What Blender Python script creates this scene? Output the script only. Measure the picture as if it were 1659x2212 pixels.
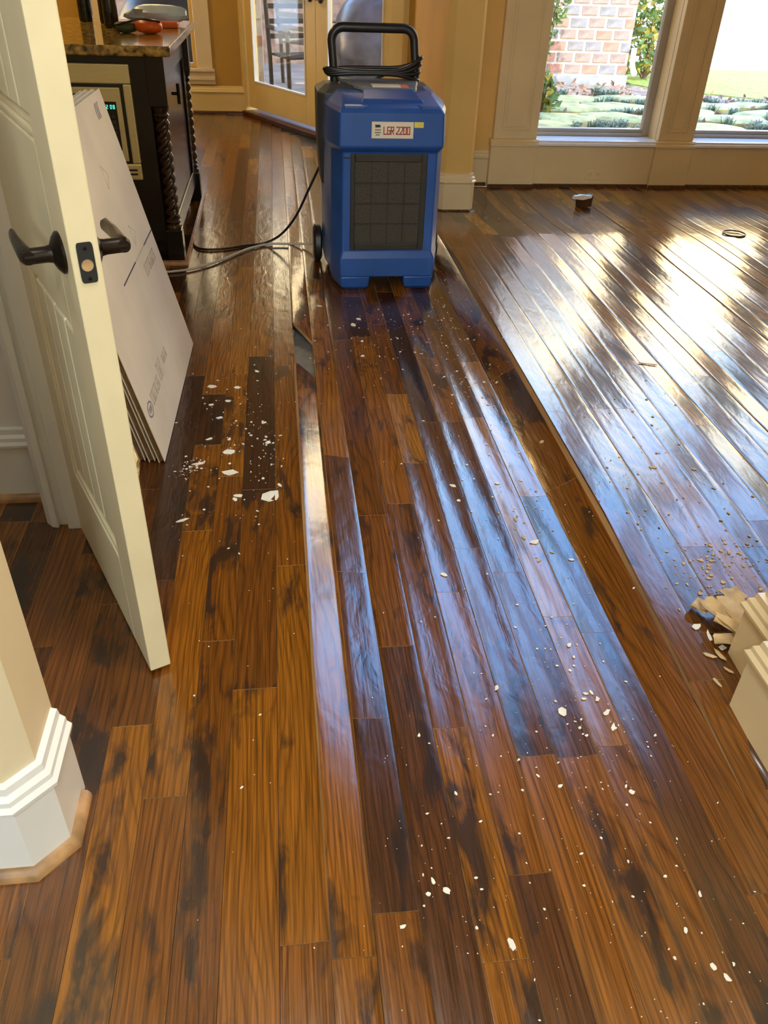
import bpy, math, random
from mathutils import Vector, Matrix

for o in list(bpy.data.objects):
    bpy.data.objects.remove(o)
sc = bpy.context.scene
C = sc.collection
RND = random.Random(7)

# ------------------------------------------------------------------ camera
CAM_H = 1.32
FPX, PITCH, ROLL, YAW = 1721.4, math.radians(35.385), math.radians(2.356), math.radians(8.02)
fw = Vector((math.sin(YAW) * math.cos(PITCH), math.cos(YAW) * math.cos(PITCH), -math.sin(PITCH)))
rt = Vector((math.cos(YAW), -math.sin(YAW), 0))
up = rt.cross(fw)
r2 = math.cos(ROLL) * rt + math.sin(ROLL) * up
u2 = -math.sin(ROLL) * rt + math.cos(ROLL) * up
cd = bpy.data.cameras.new('camera')
cd.sensor_fit = 'VERTICAL'
cd.sensor_height = 24.0
cd.sensor_width = 18.0
cd.lens = FPX / 2212 * 24.0
cd.clip_start = 0.05
cd.clip_end = 300
cam = bpy.data.objects.new('camera', cd)
C.objects.link(cam)
cam.matrix_world = Matrix(((r2.x, u2.x, -fw.x, 0), (r2.y, u2.y, -fw.y, 0), (r2.z, u2.z, -fw.z, CAM_H), (0, 0, 0, 1)))
sc.camera = cam

# ------------------------------------------------------------------ exposure
vs = sc.view_settings
vs.view_transform = 'Standard'
vs.look = 'None'
vs.gamma = 1.0
vs.use_curve_mapping = False
vs.exposure = 0.0

# ------------------------------------------------------------------ sky
SKY = 5.5
w = bpy.data.worlds.new('sky')
sc.world = w
w.use_nodes = True
nt = w.node_tree
nt.nodes.clear()
wo = nt.nodes.new('ShaderNodeOutputWorld')
bg = nt.nodes.new('ShaderNodeBackground')
tc = nt.nodes.new('ShaderNodeTexCoord')
sx = nt.nodes.new('ShaderNodeSeparateXYZ')
cr = nt.nodes.new('ShaderNodeValToRGB')
nt.links.new(tc.outputs['Generated'], sx.inputs[0])
zr_ = nt.nodes.new('ShaderNodeMapRange')
zr_.inputs[1].default_value = -1.0
zr_.inputs[2].default_value = 1.0
nt.links.new(sx.outputs['Z'], zr_.inputs[0])
nt.links.new(zr_.outputs[0], cr.inputs[0])
nt.links.new(cr.outputs[0], bg.inputs[0])
nt.links.new(bg.outputs[0], wo.inputs[0])
bg.inputs[1].default_value = SKY
e = cr.color_ramp.elements
e[0].position = 0.49
e[0].color = (0.22, 0.20, 0.16, 1)
e[1].position = 1.0
e[1].color = (0.26, 0.52, 1.15, 1)
for pos, col in ((0.01, (2.2, 1.6, 0.85, 1)), (0.31, (2.3, 1.65, 0.85, 1)), (0.38, (1.2, 1.35, 1.45, 1)), (0.45, (0.55, 1.1, 2.0, 1)), (0.62, (0.42, 0.95, 2.0, 1)), (0.82, (0.32, 0.72, 1.6, 1))):
    k = cr.color_ramp.elements.new(0.5 + 0.5 * pos)
    k.color = col

# ------------------------------------------------------------------ sun, lamps and added fill lights
def add_light(name, kind, loc, energy, color, size=0.3, direction=None, **kw):
    l = bpy.data.lights.new(name, kind)
    l.energy = energy
    l.color = color
    if kind == 'AREA':
        l.shape = kw.get('shape', 'DISK')
        l.size = size
        if 'size_y' in kw:
            l.size_y = kw['size_y']
    o = bpy.data.objects.new(name, l)
    C.objects.link(o)
    o.location = loc
    if direction is not None:
        o.rotation_euler = Vector(direction).to_track_quat('-Z', 'Y').to_euler()
    return o

sun = add_light('sun', 'SUN', (0, 0, 20), 7.0, (1, 0.92, 0.78), direction=(0.25, 0.85, -1.15))
sun.data.angle = math.radians(0.6)
add_light('kitchen_downlight', 'AREA', (-1.75, 5.3, 2.72), 17, (1, 0.66, 0.26), 0.3, (0, 0, -1))
add_light('kitchen_downlight', 'AREA', (-1.75, 7.2, 2.72), 26, (1, 0.66, 0.26), 0.3, (0, 0, -1))
add_light('unseen_hall_light', 'AREA', (0.15, 1.0, 2.72), 24, (1, 0.95, 0.86), 0.3, (0, 0, -1))
add_light('unseen_hall_light', 'AREA', (-0.2, -1.1, 2.72), 36, (0.82, 0.94, 1.0), 0.3, (0, 0, -1))  # added behind the camera, stands in for cool daylight
add_light('rear_fill', 'AREA', (-0.3, -2.9, 1.75), 68, (0.76, 0.92, 1.0), 0.5, (0, 1, 0))  # added fill on the unseen rear wall, brightens upright faces
add_light('closet_fill', 'AREA', (-1.15, 1.12, 2.3), 4, (0.95, 0.98, 1.0), 0.3, (0, 0, -1))  # added unseen fill to brighten the closet wall and baseboard
for nm, x, y, z, sx_, sy_, d in (('window_portal', 3.8, 5.86, 2.85, 4.2, 5.2, (0, -1, 0)),):
    o = add_light(nm, 'AREA', (x, y, z), 1, (1, 1, 1), sx_, d, shape='RECTANGLE', size_y=sy_)
    o.data.cycles.is_portal = True

# ------------------------------------------------------------------ materials
def new_mat(name):
    m = bpy.data.materials.new(name)
    m.use_nodes = True
    return m, m.node_tree, m.node_tree.nodes['Principled BSDF']

def N(nt, typ, **kw):
    n = nt.nodes.new(typ)
    for k, v in kw.items():
        setattr(n, k, v)
    return n

def math_n(nt, op, a, b=None, c=None, clamp=False):
    n = nt.nodes.new('ShaderNodeMath')
    n.operation = op
    n.use_clamp = clamp
    for i, v in enumerate((a, b, c)):
        if v is None:
            continue
        if isinstance(v, (int, float)):
            n.inputs[i].default_value = v
        else:
            nt.links.new(v, n.inputs[i])
    return n.outputs[0]

def pm(name, col, rough=0.5, metal=0.0, var=0.12, vscale=6.0, bump=0.0, bscale=60.0, stretch=(1, 1, 1), spec=0.5, emit=None, estr=0.0, coat=0.0, col2=None, trans=0.0):
    m, nt, b = new_mat(name)
    tc = N(nt, 'ShaderNodeTexCoord')
    mp = N(nt, 'ShaderNodeMapping')
    mp.inputs['Scale'].default_value = stretch
    nt.links.new(tc.outputs['Object'], mp.inputs[0])
    nz = N(nt, 'ShaderNodeTexNoise')
    nz.inputs['Scale'].default_value = vscale
    nz.inputs['Detail'].default_value = 5
    nt.links.new(mp.outputs[0], nz.inputs['Vector'])
    mx = N(nt, 'ShaderNodeMix', data_type='RGBA')
    a = [c * (1 - var) for c in col[:3]] + [1]
    c2 = col2 if col2 else [min(1, c * (1 + var)) for c in col[:3]]
    mx.inputs[6].default_value = a
    mx.inputs[7].default_value = list(c2[:3]) + [1]
    rmp = N(nt, 'ShaderNodeMapRange')
    rmp.inputs[1].default_value = 0.35
    rmp.inputs[2].default_value = 0.65
    nt.links.new(nz.outputs[0], rmp.inputs[0])
    nt.links.new(rmp.outputs[0], mx.inputs[0])
    nt.links.new(mx.outputs[2], b.inputs['Base Color'])
    b.inputs['Roughness'].default_value = rough
    b.inputs['Metallic'].default_value = metal
    b.inputs['Specular IOR Level'].default_value = spec
    b.inputs['Coat Weight'].default_value = coat
    if emit:
        b.inputs['Emission Color'].default_value = list(emit) + [1]
        b.inputs['Emission Strength'].default_value = estr
    if bump > 0:
        n2 = N(nt, 'ShaderNodeTexNoise')
        n2.inputs['Scale'].default_value = bscale
        n2.inputs['Detail'].default_value = 4
        nt.links.new(mp.outputs[0], n2.inputs['Vector'])
        bp = N(nt, 'ShaderNodeBump')
        bp.inputs['Strength'].default_value = bump
        bp.inputs['Distance'].default_value = 0.004
        nt.links.new(n2.outputs[0], bp.inputs['Height'])
        nt.links.new(bp.outputs[0], b.inputs['Normal'])
    if trans:
        out = nt.nodes['Material Output']
        tr = N(nt, 'ShaderNodeBsdfTranslucent')
        nt.links.new(mx.outputs[2], tr.inputs[0])
        ms = N(nt, 'ShaderNodeMixShader')
        ms.inputs[0].default_value = trans
        nt.links.new(b.outputs[0], ms.inputs[1])
        nt.links.new(tr.outputs[0], ms.inputs[2])
        nt.links.new(ms.outputs[0], out.inputs[0])
    return m

def wood_mat(name, ramp, rough=0.18, spec=1.0, blotch=0.88, bump=0.22, along='y'):
    """stained oak: grain runs along one axis, seed / tone come from mesh attributes"""
    m, nt, b = new_mat(name)
    g = N(nt, 'ShaderNodeNewGeometry')
    s = N(nt, 'ShaderNodeSeparateXYZ')
    nt.links.new(g.outputs['Position'], s.inputs[0])
    x, y = s.outputs['X'], s.outputs['Y']
    if along == 'x':
        x, y = y, x
    z = s.outputs['Z']
    x = math_n(nt, 'ADD', x, z)
    at = N(nt, 'ShaderNodeAttribute', attribute_name='seed')
    seed = at.outputs['Fac']
    at2 = N(nt, 'ShaderNodeAttribute', attribute_name='tone')
    tone = at2.outputs['Fac']

    def noise_at(ax, ay, az, scale=1.0, detail=3, dist=0.0):
        cb = N(nt, 'ShaderNodeCombineXYZ')
        nt.links.new(math_n(nt, 'MULTIPLY', x, ax), cb.inputs[0])
        nt.links.new(math_n(nt, 'MULTIPLY', y, ay), cb.inputs[1])
        nt.links.new(math_n(nt, 'MULTIPLY', seed, az), cb.inputs[2])
        nz = N(nt, 'ShaderNodeTexNoise')
        nz.inputs['Scale'].default_value = scale
        nz.inputs['Detail'].default_value = detail
        nz.inputs['Distortion'].default_value = dist
        nt.links.new(cb.outputs[0], nz.inputs['Vector'])
        return nz.outputs[0]

    n1 = noise_at(8, 1.1, 41, 1.0, 1.5, 0.4)
    gx = math_n(nt, 'ADD', math_n(nt, 'MULTIPLY', x, 60), math_n(nt, 'MULTIPLY', n1, 11))
    tri = math_n(nt, 'PINGPONG', gx, 0.5)
    tri = math_n(nt, 'MULTIPLY', tri, 2)
    line = math_n(nt, 'POWER', tri, 3.2)
    fine = noise_at(330, 7, 13, 1.0, 3)
    bl = noise_at(9, 2.3, 9, 1.0, 4, 0.9)
    bl2 = noise_at(30, 11, 17, 1.0, 3, 0.8)
    rp = N(nt, 'ShaderNodeValToRGB')
    nt.links.new(tone, rp.inputs[0])
    el = rp.color_ramp.elements
    el[0].position, el[0].color = ramp[0][0], list(ramp[0][1]) + [1]
    el[1].position, el[1].color = ramp[-1][0], list(ramp[-1][1]) + [1]
    for p, c in ramp[1:-1]:
        el.new(p).color = list(c) + [1]
    # grain multiplies
    mul = math_n(nt, 'SUBTRACT', 1.18, math_n(nt, 'MULTIPLY', line, 0.55))
    fr = N(nt, 'ShaderNodeMapRange')
    fr.inputs[1].default_value, fr.inputs[2].default_value = 0.3, 0.7
    fr.inputs[3].default_value, fr.inputs[4].default_value = 0.55, 1.40
    nt.links.new(fine, fr.inputs[0])
    mul = math_n(nt, 'MULTIPLY', mul, fr.outputs[0])
    vm = N(nt, 'ShaderNodeVectorMath', operation='SCALE')
    nt.links.new(rp.outputs[0], vm.inputs[0])
    nt.links.new(mul, vm.inputs['Scale'])
    mr = N(nt, 'ShaderNodeMapRange')
    mr.inputs[1].default_value, mr.inputs[2].default_value = 0.53, 0.62
    mr.inputs[3].default_value, mr.inputs[4].default_value = 0.0, blotch
    nt.links.new(math_n(nt, 'ADD', math_n(nt, 'MULTIPLY', bl, 0.72), math_n(nt, 'MULTIPLY', bl2, 0.28)), mr.inputs[0])
    mx = N(nt, 'ShaderNodeMix', data_type='RGBA')
    nt.links.new(mr.outputs[0], mx.inputs[0])
    nt.links.new(vm.outputs[0], mx.inputs[6])
    mx.inputs[7].default_value = (0.020, 0.011, 0.008, 1)
    nt.links.new(mx.outputs[2], b.inputs['Base Color'])
    rr = N(nt, 'ShaderNodeMapRange')
    rr.inputs[3].default_value, rr.inputs[4].default_value = rough * 0.7, rough * 1.4
    nt.links.new(fine, rr.inputs[0])
    nt.links.new(rr.outputs[0], b.inputs['Roughness'])
    b.inputs['Specular IOR Level'].default_value = spec
    scr = noise_at(24, 9, 21, 1.0, 3, 0.4)
    hsum = math_n(nt, 'ADD', scr, math_n(nt, 'MULTIPLY', fine, 0.10))
    bp = N(nt, 'ShaderNodeBump')
    bp.inputs['Strength'].default_value = bump
    bp.inputs['Distance'].default_value = 0.006
    nt.links.new(hsum, bp.inputs['Height'])
    nt.links.new(bp.outputs[0], b.inputs['Normal'])
    return m

M = {}
FLOOR_RAMP = ((0.0, (0.044, 0.0150, 0.0042)), (0.25, (0.095, 0.0290, 0.0035)), (0.55, (0.190, 0.060, 0.0036)), (0.8, (0.260, 0.092, 0.0045)), (1.0, (0.310, 0.125, 0.008)))
M['wood'] = wood_mat('stained_oak', FLOOR_RAMP)
M['shoe_dark'] = wood_mat('dark_stained_moulding', ((0.0, (0.05, 0.02, 0.008)), (1.0, (0.09, 0.035, 0.012))), 0.25, 0.5, 0.2, 0.05)
M['raw'] = pm('raw_wood_edge', (0.50, 0.31, 0.14), 0.6, var=0.3, vscale=30, stretch=(1, 0.1, 1))
M['shoe'] = pm('natural_wood_moulding', (0.42, 0.23, 0.095), 0.4, var=0.3, vscale=20, stretch=(1, 1, 1), bump=0.1)
M['slab'] = pm('damp_concrete', (0.10, 0.11, 0.12), 0.35, var=0.35, vscale=9, bump=0.3)
M['wall'] = pm('tan_wall_paint', (0.82, 0.52, 0.15), 0.6, var=0.05, vscale=3, bump=0.08, bscale=160)
M['wallk'] = pm('golden_wall_paint', (0.50, 0.29, 0.045), 0.6, var=0.05, vscale=3, bump=0.08, bscale=160)
M['trim'] = pm('cream_trim_paint', (0.80, 0.65, 0.38), 0.35, var=0.04, vscale=4, bump=0.03)
M['white'] = pm('white_trim_paint', (0.84, 0.83, 0.79), 0.35, var=0.03, vscale=4)
M['fdoor'] = pm('butter_door_paint', (0.78, 0.60, 0.24), 0.4, var=0.04, vscale=4)
M['wallcream'] = pm('cream_wall_paint', (0.78, 0.66, 0.44), 0.6, var=0.05, vscale=3, bump=0.08, bscale=160)
M['door'] = pm('door_paint', (0.80, 0.69, 0.44), 0.38, var=0.05, vscale=5, bump=0.04, bscale=30)
M['ceil'] = pm('ceiling_paint', (0.60, 0.52, 0.38), 0.8, var=0.03)
M['bronze'] = pm('oil_rubbed_bronze', (0.020, 0.013, 0.009), 0.32, 0.6, var=0.4, vscale=30)
M['plate'] = pm('dark_latch_plate', (0.030, 0.032, 0.034), 0.45, 0.4, var=0.2)
M['blue'] = pm('blue_plastic', (0.019, 0.088, 0.34), 0.36, var=0.10, vscale=8, bump=0.05, bscale=300)
M['grille'] = pm('dark_grille_plastic', (0.026, 0.022, 0.016), 0.5, var=0.2)
M['mesh'] = pm('grey_filter_mesh', (0.060, 0.052, 0.038), 0.7, var=0.35, vscale=160, bump=0.6, bscale=400)
M['black'] = pm('black_rubber', (0.014, 0.012, 0.011), 0.38, var=0.2)
M['greyp'] = pm('grey_plastic', (0.17, 0.19, 0.21), 0.45, var=0.12)
M['olive'] = pm('dark_back_plastic', (0.055, 0.060, 0.055), 0.5, var=0.15)
M['labelw'] = pm('cream_label', (0.78, 0.70, 0.55), 0.5, var=0.03)
M['labely'] = pm('yellow_label', (0.75, 0.62, 0.12), 0.5, var=0.1)
M['red'] = pm('red_print', (0.42, 0.035, 0.02), 0.5, var=0.1)
M['ink'] = pm('dark_print', (0.03, 0.035, 0.06), 0.6, var=0.2)
M['pink'] = pm('orange_sticker', (0.75, 0.20, 0.12), 0.5, var=0.1)
M['board'] = pm('white_cardboard', (0.82, 0.75, 0.62), 0.75, var=0.07, vscale=3.5, bump=0.05, bscale=90)
M['kraft'] = pm('brown_corrugated_edge', (0.16, 0.095, 0.048), 0.85, var=0.35, vscale=40, stretch=(0.2, 6, 1), bump=0.4, bscale=80)
M['print'] = pm('faint_grey_print', (0.56, 0.49, 0.41), 0.8, var=0.25, vscale=60)
M['stamp'] = pm('blue_grey_stamp', (0.30, 0.28, 0.34), 0.8, var=0.4, vscale=80)
M['cab'] = pm('black_cabinet_lacquer', (0.010, 0.009, 0.007), 0.22, var=0.3, vscale=10)
M['cabsheen'] = pm('black_lacquer_sheen', (0.030, 0.027, 0.022), 0.2, var=0.3, vscale=8)  # same black lacquer, its grey sheen put into the colour
M['rope'] = pm('dark_turned_wood', (0.040, 0.020, 0.010), 0.22, var=0.3, vscale=20)
M['granite'] = pm('gold_granite', (0.10, 0.06, 0.018), 0.10, var=0.5, vscale=34, col2=(0.62, 0.40, 0.085), spec=0.7)
M['steel'] = pm('brushed_steel', (0.74, 0.66, 0.34), 0.36, 0.6, var=0.05, vscale=30, stretch=(1, 1, 20))  # yellow reflection of the kitchen is put into the steel colour
M['glassblack'] = pm('black_panel_glass', (0.012, 0.012, 0.012), 0.08, var=0.1)
M['led'] = pm('green_clock_digits', (0.02, 0.2, 0.15), 0.4, emit=(0.1, 0.9, 0.65), estr=1.2)
M['hose'] = pm('white_hose_plastic', (0.60, 0.56, 0.47), 0.45, var=0.1)
M['chip'] = pm('white_paint_chip', (0.86, 0.80, 0.66), 0.6, var=0.08, vscale=30)
M['tanchip'] = pm('tan_paper', (0.60, 0.43, 0.22), 0.75, var=0.2, vscale=25, bump=0.1)
M['darkwood'] = pm('dark_wood_block', (0.065, 0.022, 0.011), 0.4, var=0.3, vscale=20)
M['orange'] = pm('orange_pouch', (0.72, 0.13, 0.02), 0.35, var=0.1)
M['green'] = pm('dark_green_fabric', (0.05, 0.07, 0.03), 0.6)
M['bag'] = pm('pale_blue_plastic_bag', (0.50, 0.68, 0.90), 0.3, var=0.15, vscale=9)
M['bottle'] = pm('dark_bottle_glass', (0.012, 0.014, 0.012), 0.08)
M['ground'] = pm('mulch_soil', (0.24, 0.17, 0.125), 0.95, var=0.45, vscale=14, bump=0.9, bscale=40)
M['grass'] = pm('lawn', (0.20, 0.27, 0.045), 0.9, var=0.25, vscale=10, bump=0.8, bscale=90)
M['drive'] = pm('pale_concrete', (0.78, 0.74, 0.66), 0.9, var=0.05)
M['stone'] = pm('mossy_flagstone', (0.46, 0.40, 0.15), 0.9, var=0.3, vscale=7, bump=0.6, bscale=30)
M['brickr'] = pm('red_brick', (0.47, 0.25, 0.185), 0.9, var=0.25, vscale=12, bump=0.5, bscale=70)  # brick colours are paled to include the washed-out glare
M['brickb'] = pm('grey_brown_brick', (0.36, 0.27, 0.235), 0.9, var=0.25, vscale=12, bump=0.5, bscale=70)
M['brickg'] = pm('blue_grey_brick', (0.29, 0.28, 0.29), 0.9, var=0.25, vscale=12, bump=0.5, bscale=70)
M['mortar'] = pm('pale_mortar', (0.66, 0.63, 0.58), 0.95, var=0.12, vscale=10, bump=0.5, bscale=50)
M['footing'] = pm('grey_footing', (0.34, 0.36, 0.38), 0.9, var=0.15, bump=0.4)
M['leaf'] = pm('green_leaf', (0.13, 0.21, 0.06), 0.5, var=0.5, vscale=7, trans=0.35)
M['leafy'] = pm('yellow_leaf', (0.42, 0.33, 0.06), 0.5, var=0.4, vscale=7, trans=0.45)
M['tuft'] = pm('blue_green_blade', (0.19, 0.26, 0.19), 0.6, var=0.35, vscale=9, trans=0.2)
M['stem'] = pm('brown_stem', (0.16, 0.10, 0.06), 0.8)
M['litter'] = pm('dry_leaf', (0.30, 0.19, 0.125), 0.9, var=0.4, vscale=5)
M['patio'] = pm('patio_stone', (0.30, 0.24, 0.19), 0.8, var=0.2, vscale=3)
M['iron'] = pm('black_iron', (0.018, 0.018, 0.022), 0.4, var=0.2)
M['tarp'] = pm('slate_vinyl_cover', (0.085, 0.095, 0.15), 0.28, var=0.35, vscale=6, bump=0.5, bscale=9)
M['whitepipe'] = pm('white_pvc', (0.8, 0.8, 0.78), 0.4)
M['sill'] = pm('white_sill_gloss', (0.86, 0.87, 0.88), 0.15, var=0.03)
M['frame'] = pm('taupe_window_frame', (0.42, 0.38, 0.31), 0.4, var=0.05)

def glass_mat():
    m = bpy.data.materials.new('window_glass')
    m.use_nodes = True
    nt = m.node_tree
    nt.nodes.clear()
    out = N(nt, 'ShaderNodeOutputMaterial')
    tr = N(nt, 'ShaderNodeBsdfTransparent')
    tr.inputs[0].default_value = (0.94, 0.96, 0.95, 1)
    gl = N(nt, 'ShaderNodeBsdfGlossy')
    gl.inputs['Roughness'].default_value = 0.01
    fr = N(nt, 'ShaderNodeLayerWeight')
    fr.inputs[0].default_value = 0.5
    mx = N(nt, 'ShaderNodeMixShader')
    sch = math_n(nt, 'ADD', math_n(nt, 'MULTIPLY', math_n(nt, 'POWER', fr.outputs['Facing'], 5.0), 0.94), 0.04)
    nt.links.new(sch, mx.inputs[0])
    nt.links.new(tr.outputs[0], mx.inputs[1])
    nt.links.new(gl.outputs[0], mx.inputs[2])
    nt.links.new(mx.outputs[0], out.inputs[0])
    return m
M['glass'] = glass_mat()

# ------------------------------------------------------------------ mesh helpers
class MB:
    def __init__(s):
        s.v, s.f, s.mi = [], [], []

    def add(s, vs, fs, mi=0):
        o = len(s.v)
        s.v += [tuple(p) for p in vs]
        s.f += [tuple(i + o for i in q) for q in fs]
        s.mi += [mi] * len(fs)
        return s

    def box(s, x0, x1, y0, y1, z0, z1, mi=0):
        vs = [(x, y, z) for z in (z0, z1) for y in (y0, y1) for x in (x0, x1)]
        return s.add(vs, [(0, 2, 3, 1), (4, 5, 7, 6), (0, 1, 5, 4), (2, 6, 7, 3), (0, 4, 6, 2), (1, 3, 7, 5)], mi)

    def prism(s, poly, a, b, axis='z', mi=0):
        n = len(poly)
        def P(p, h):
            return (p[0], p[1], h) if axis == 'z' else ((p[0], h, p[1]) if axis == 'y' else (h, p[0], p[1]))
        vs = [P(p, a) for p in poly] + [P(p, b) for p in poly]
        fs = [tuple(range(n))[::-1], tuple(range(n, 2 * n))]
        fs += [(i, (i + 1) % n, (i + 1) % n + n, i + n) for i in range(n)]
        return s.add(vs, fs, mi)

    def loft(s, rings, mi=0, caps=True):
        n = len(rings[0])
        vs = [p for r in rings for p in r]
        fs = []
        for k in range(len(rings) - 1):
            for i in range(n):
                j = (i + 1) % n
                fs.append((k * n + i, k * n + j, (k + 1) * n + j, (k + 1) * n + i))
        if caps:
            fs.append(tuple(range(n))[::-1])
            fs.append(tuple(range((len(rings) - 1) * n, len(rings) * n)))
        return s.add(vs, fs, mi)

    def tube(s, pts, r, n=8, mi=0, closed=False):
        pts = [Vector(p) for p in pts]
        rr = r if isinstance(r, (list, tuple)) else [r] * len(pts)
        rings = []
        prev = None
        for i, p in enumerate(pts):
            if closed:
                t = (pts[(i + 1) % len(pts)] - pts[i - 1])
            else:
                t = pts[min(i + 1, len(pts) - 1)] - pts[max(i - 1, 0)]
            t.normalize()
            if prev is None:
                a = Vector((0, 0, 1)) if abs(t.z) < 0.9 else Vector((1, 0, 0))
                u = t.cross(a).normalized()
            else:
                u = (prev - t * prev.dot(t)).normalized()
            prev = u
            vv = t.cross(u)
            rings.append([p + rr[i] * (math.cos(2 * math.pi * k / n) * u + math.sin(2 * math.pi * k / n) * vv) for k in range(n)])
        if closed:
            rings.append(rings[0])
        return s.loft(rings, mi, not closed)

    def lathe(s, prof, center, axis='z', n=20, mi=0):
        cx, cy, cz = center
        rings = []
        for r, h in prof:
            ring = []
            for k in range(n):
                a = 2 * math.pi * k / n
                c, d = r * math.cos(a), r * math.sin(a)
                ring.append((cx + c, cy + d, cz + h) if axis == 'z' else ((cx + c, cy + h, cz + d) if axis == 'y' else (cx + h, cy + c, cz + d)))
            rings.append(ring)
        return s.loft(rings, mi)

    def sweep(s, prof, path, mi=0):
        """prof (d outward, z) swept along an open path; outward is right of travel"""
        rings = []
        P = [Vector((p[0], p[1])) for p in path]
        for i, p in enumerate(P):
            ds = []
            if i > 0:
                ds.append((P[i] - P[i - 1]).normalized())
            if i < len(P) - 1:
                ds.append((P[i + 1] - P[i]).normalized())
            ns = [Vector((d.y, -d.x)) for d in ds]
            if len(ns) == 2:
                m = (ns[0] + ns[1]).normalized()
                m = m / max(0.3, m.dot(ns[0]))
            else:
                m = ns[0]
            rings.append([(p.x + m.x * d, p.y + m.y * d, z) for d, z in prof])
        return s.loft(rings, mi)

    def build(s, name, mats, parent=None, smooth=None, bevel=0.0, seg=2, attrs=None):
        me = bpy.data.meshes.new(name)
        me.from_pydata(s.v, [], s.f)
        if not isinstance(mats, (list, tuple)):
            mats = [mats]
        for m in mats:
            me.materials.append(M[m] if isinstance(m, str) else m)
        if len(mats) > 1:
            me.polygons.foreach_set('material_index', s.mi)
        if smooth is not None:
            me.polygons.foreach_set('use_smooth', [True] * len(me.polygons))
            if smooth < 180:
                me.set_sharp_from_angle(angle=math.radians(smooth))
        me.update()
        if attrs:
            for k, val in attrs.items():
                a = me.attributes.new(k, 'FLOAT', 'POINT')
                a.data.foreach_set('value', val if isinstance(val, list) else [val] * len(me.vertices))
        o = bpy.data.objects.new(name, me)
        C.objects.link(o)
        if parent is not None:
            o.parent = parent
        if bevel > 0:
            md = o.modifiers.new('bevel', 'BEVEL')
            md.width = bevel
            md.segments = seg
            md.limit_method = 'ANGLE'
            md.angle_limit = math.radians(40)
        return o

def tag(o, label=None, cat=None, group=None, kind=None):
    if label:
        o['label'] = label
    if cat:
        o['category'] = cat
    if group:
        o['group'] = group
    if kind:
        o['kind'] = kind
    return o

def thing(name, label, cat, loc=(0, 0, 0), rotz=0.0, group=None, kind=None):
    o = bpy.data.objects.new(name, None)
    o.empty_display_size = 0.1
    C.objects.link(o)
    o.location = loc
    o.rotation_euler = (0, 0, rotz)
    return tag(o, label, cat, group, kind)

def struct(o, label, cat):
    return tag(o, label, cat, kind='structure')

def lerp_tab(tab, t):
    if t <= tab[0][0]:
        return tab[0][1]
    for (a, va), (b, vb) in zip(tab, tab[1:]):
        if t <= b:
            u = (t - a) / (b - a)
            u = u * u * (3 - 2 * u)
            return va + (vb - va) * u
    return tab[-1][1]

# ------------------------------------------------------------------ floor with buckled planks
floor = MB().prism([(-4, -3), (6.3, -3), (6.3, 5.9), (1.15, 5.9), (0.95, 6.3), (-0.2, 8.45), (-4, 8.45)], -0.12, -0.019).build('floor', 'slab')
struct(floor, 'dark stained oak plank floor, cupped and buckled by water', 'floor')

LIP = [(0.3, 0.003), (0.65, 0.007), (1.0, 0.019), (1.3, 0.029), (1.9, 0.037), (2.75, 0.037), (3.3, 0.022), (4.2, 0.010), (5.5, 0.005), (9, 0.003)]
RID = [(0.55, 0.0), (0.75, 0.004), (1.0, 0.018), (1.35, 0.038), (1.75, 0.052), (2.5, 0.056), (4.25, 0.056), (4.75, 0.02), (5.1, 0.0)]
THK = [(0.80, 0.0), (1.2, 0.012), (1.7, 0.026), (4.3, 0.028), (4.9, 0.006), (5.2, 0.0)]
def lip(y): return lerp_tab(LIP, y)
def rid(y): return lerp_tab(RID, y)
def right_level(x, y):
    t = max(0.0, (x - 0.845))
    return (rid(y) + lerp_tab(THK, y)) * (0.28 + 0.72 * math.exp(-t / 0.75))

ROWS = []   # x0, x1, zl(y), zr(y), cup, y0, y1, zone
zero = lambda y: 0.0
xs = [0.033, -0.049, -0.144, -0.219, -0.302]
while xs[-1] > -1.6:
    xs.append(xs[-1] - 0.083)
for i in range(len(xs) - 1):
    d = RND.uniform(-0.0004, 0.0004)
    y0, y1 = (-2.9, 8.25)
    if xs[i] < -0.62:
        y1 = 8.25
    if i == 0:
        ROWS.append((xs[1], xs[0], (lambda y: -0.004), (lambda y: -0.003), 0.0006, y0, y1, 'L'))
    else:
        ROWS.append((xs[i + 1], xs[i], (lambda y, d=d: d), (lambda y, d=d: -d * 0.6), RND.uniform(0.0001, 0.0005), y0, y1, 'L'))
MX = [0.033, 0.106, 0.184, 0.270, 0.349, 0.427, 0.506, 0.593, 0.669, 0.753]
ROWS.append((MX[0], MX[1], lip, lambda y: 0.06 * lip(y), 0.0, -2.9, 7.4, 'M1'))
ROWS.append((MX[1], MX[2], lambda y: 0.36 * lip(y), lambda y: 0.0, 0.0004, -2.9, 7.3, 'M'))
cups = [0.0005, 0.0016, 0.0028, 0.0032, 0.0034, 0.0030, 0.0032]
for i in range(2, 9):
    amp = [0.0, 0.0008, 0.0016, 0.0014, 0.0010, 0.0016, 0.0012][i - 2]
    ROWS.append((MX[i], MX[i + 1], (lambda y, a=amp: a * min(1, max(0, (y - 0.5) / 0.7))), (lambda y, a=amp: -a * min(1, max(0, (y - 0.5) / 0.7))), cups[i - 2], -2.9, 7.1 - 0.12 * i, 'M'))
ROWS.append((0.753, 0.843, zero, rid, -0.0008, -2.9, 4.95, 'R'))
x = 0.845
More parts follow.
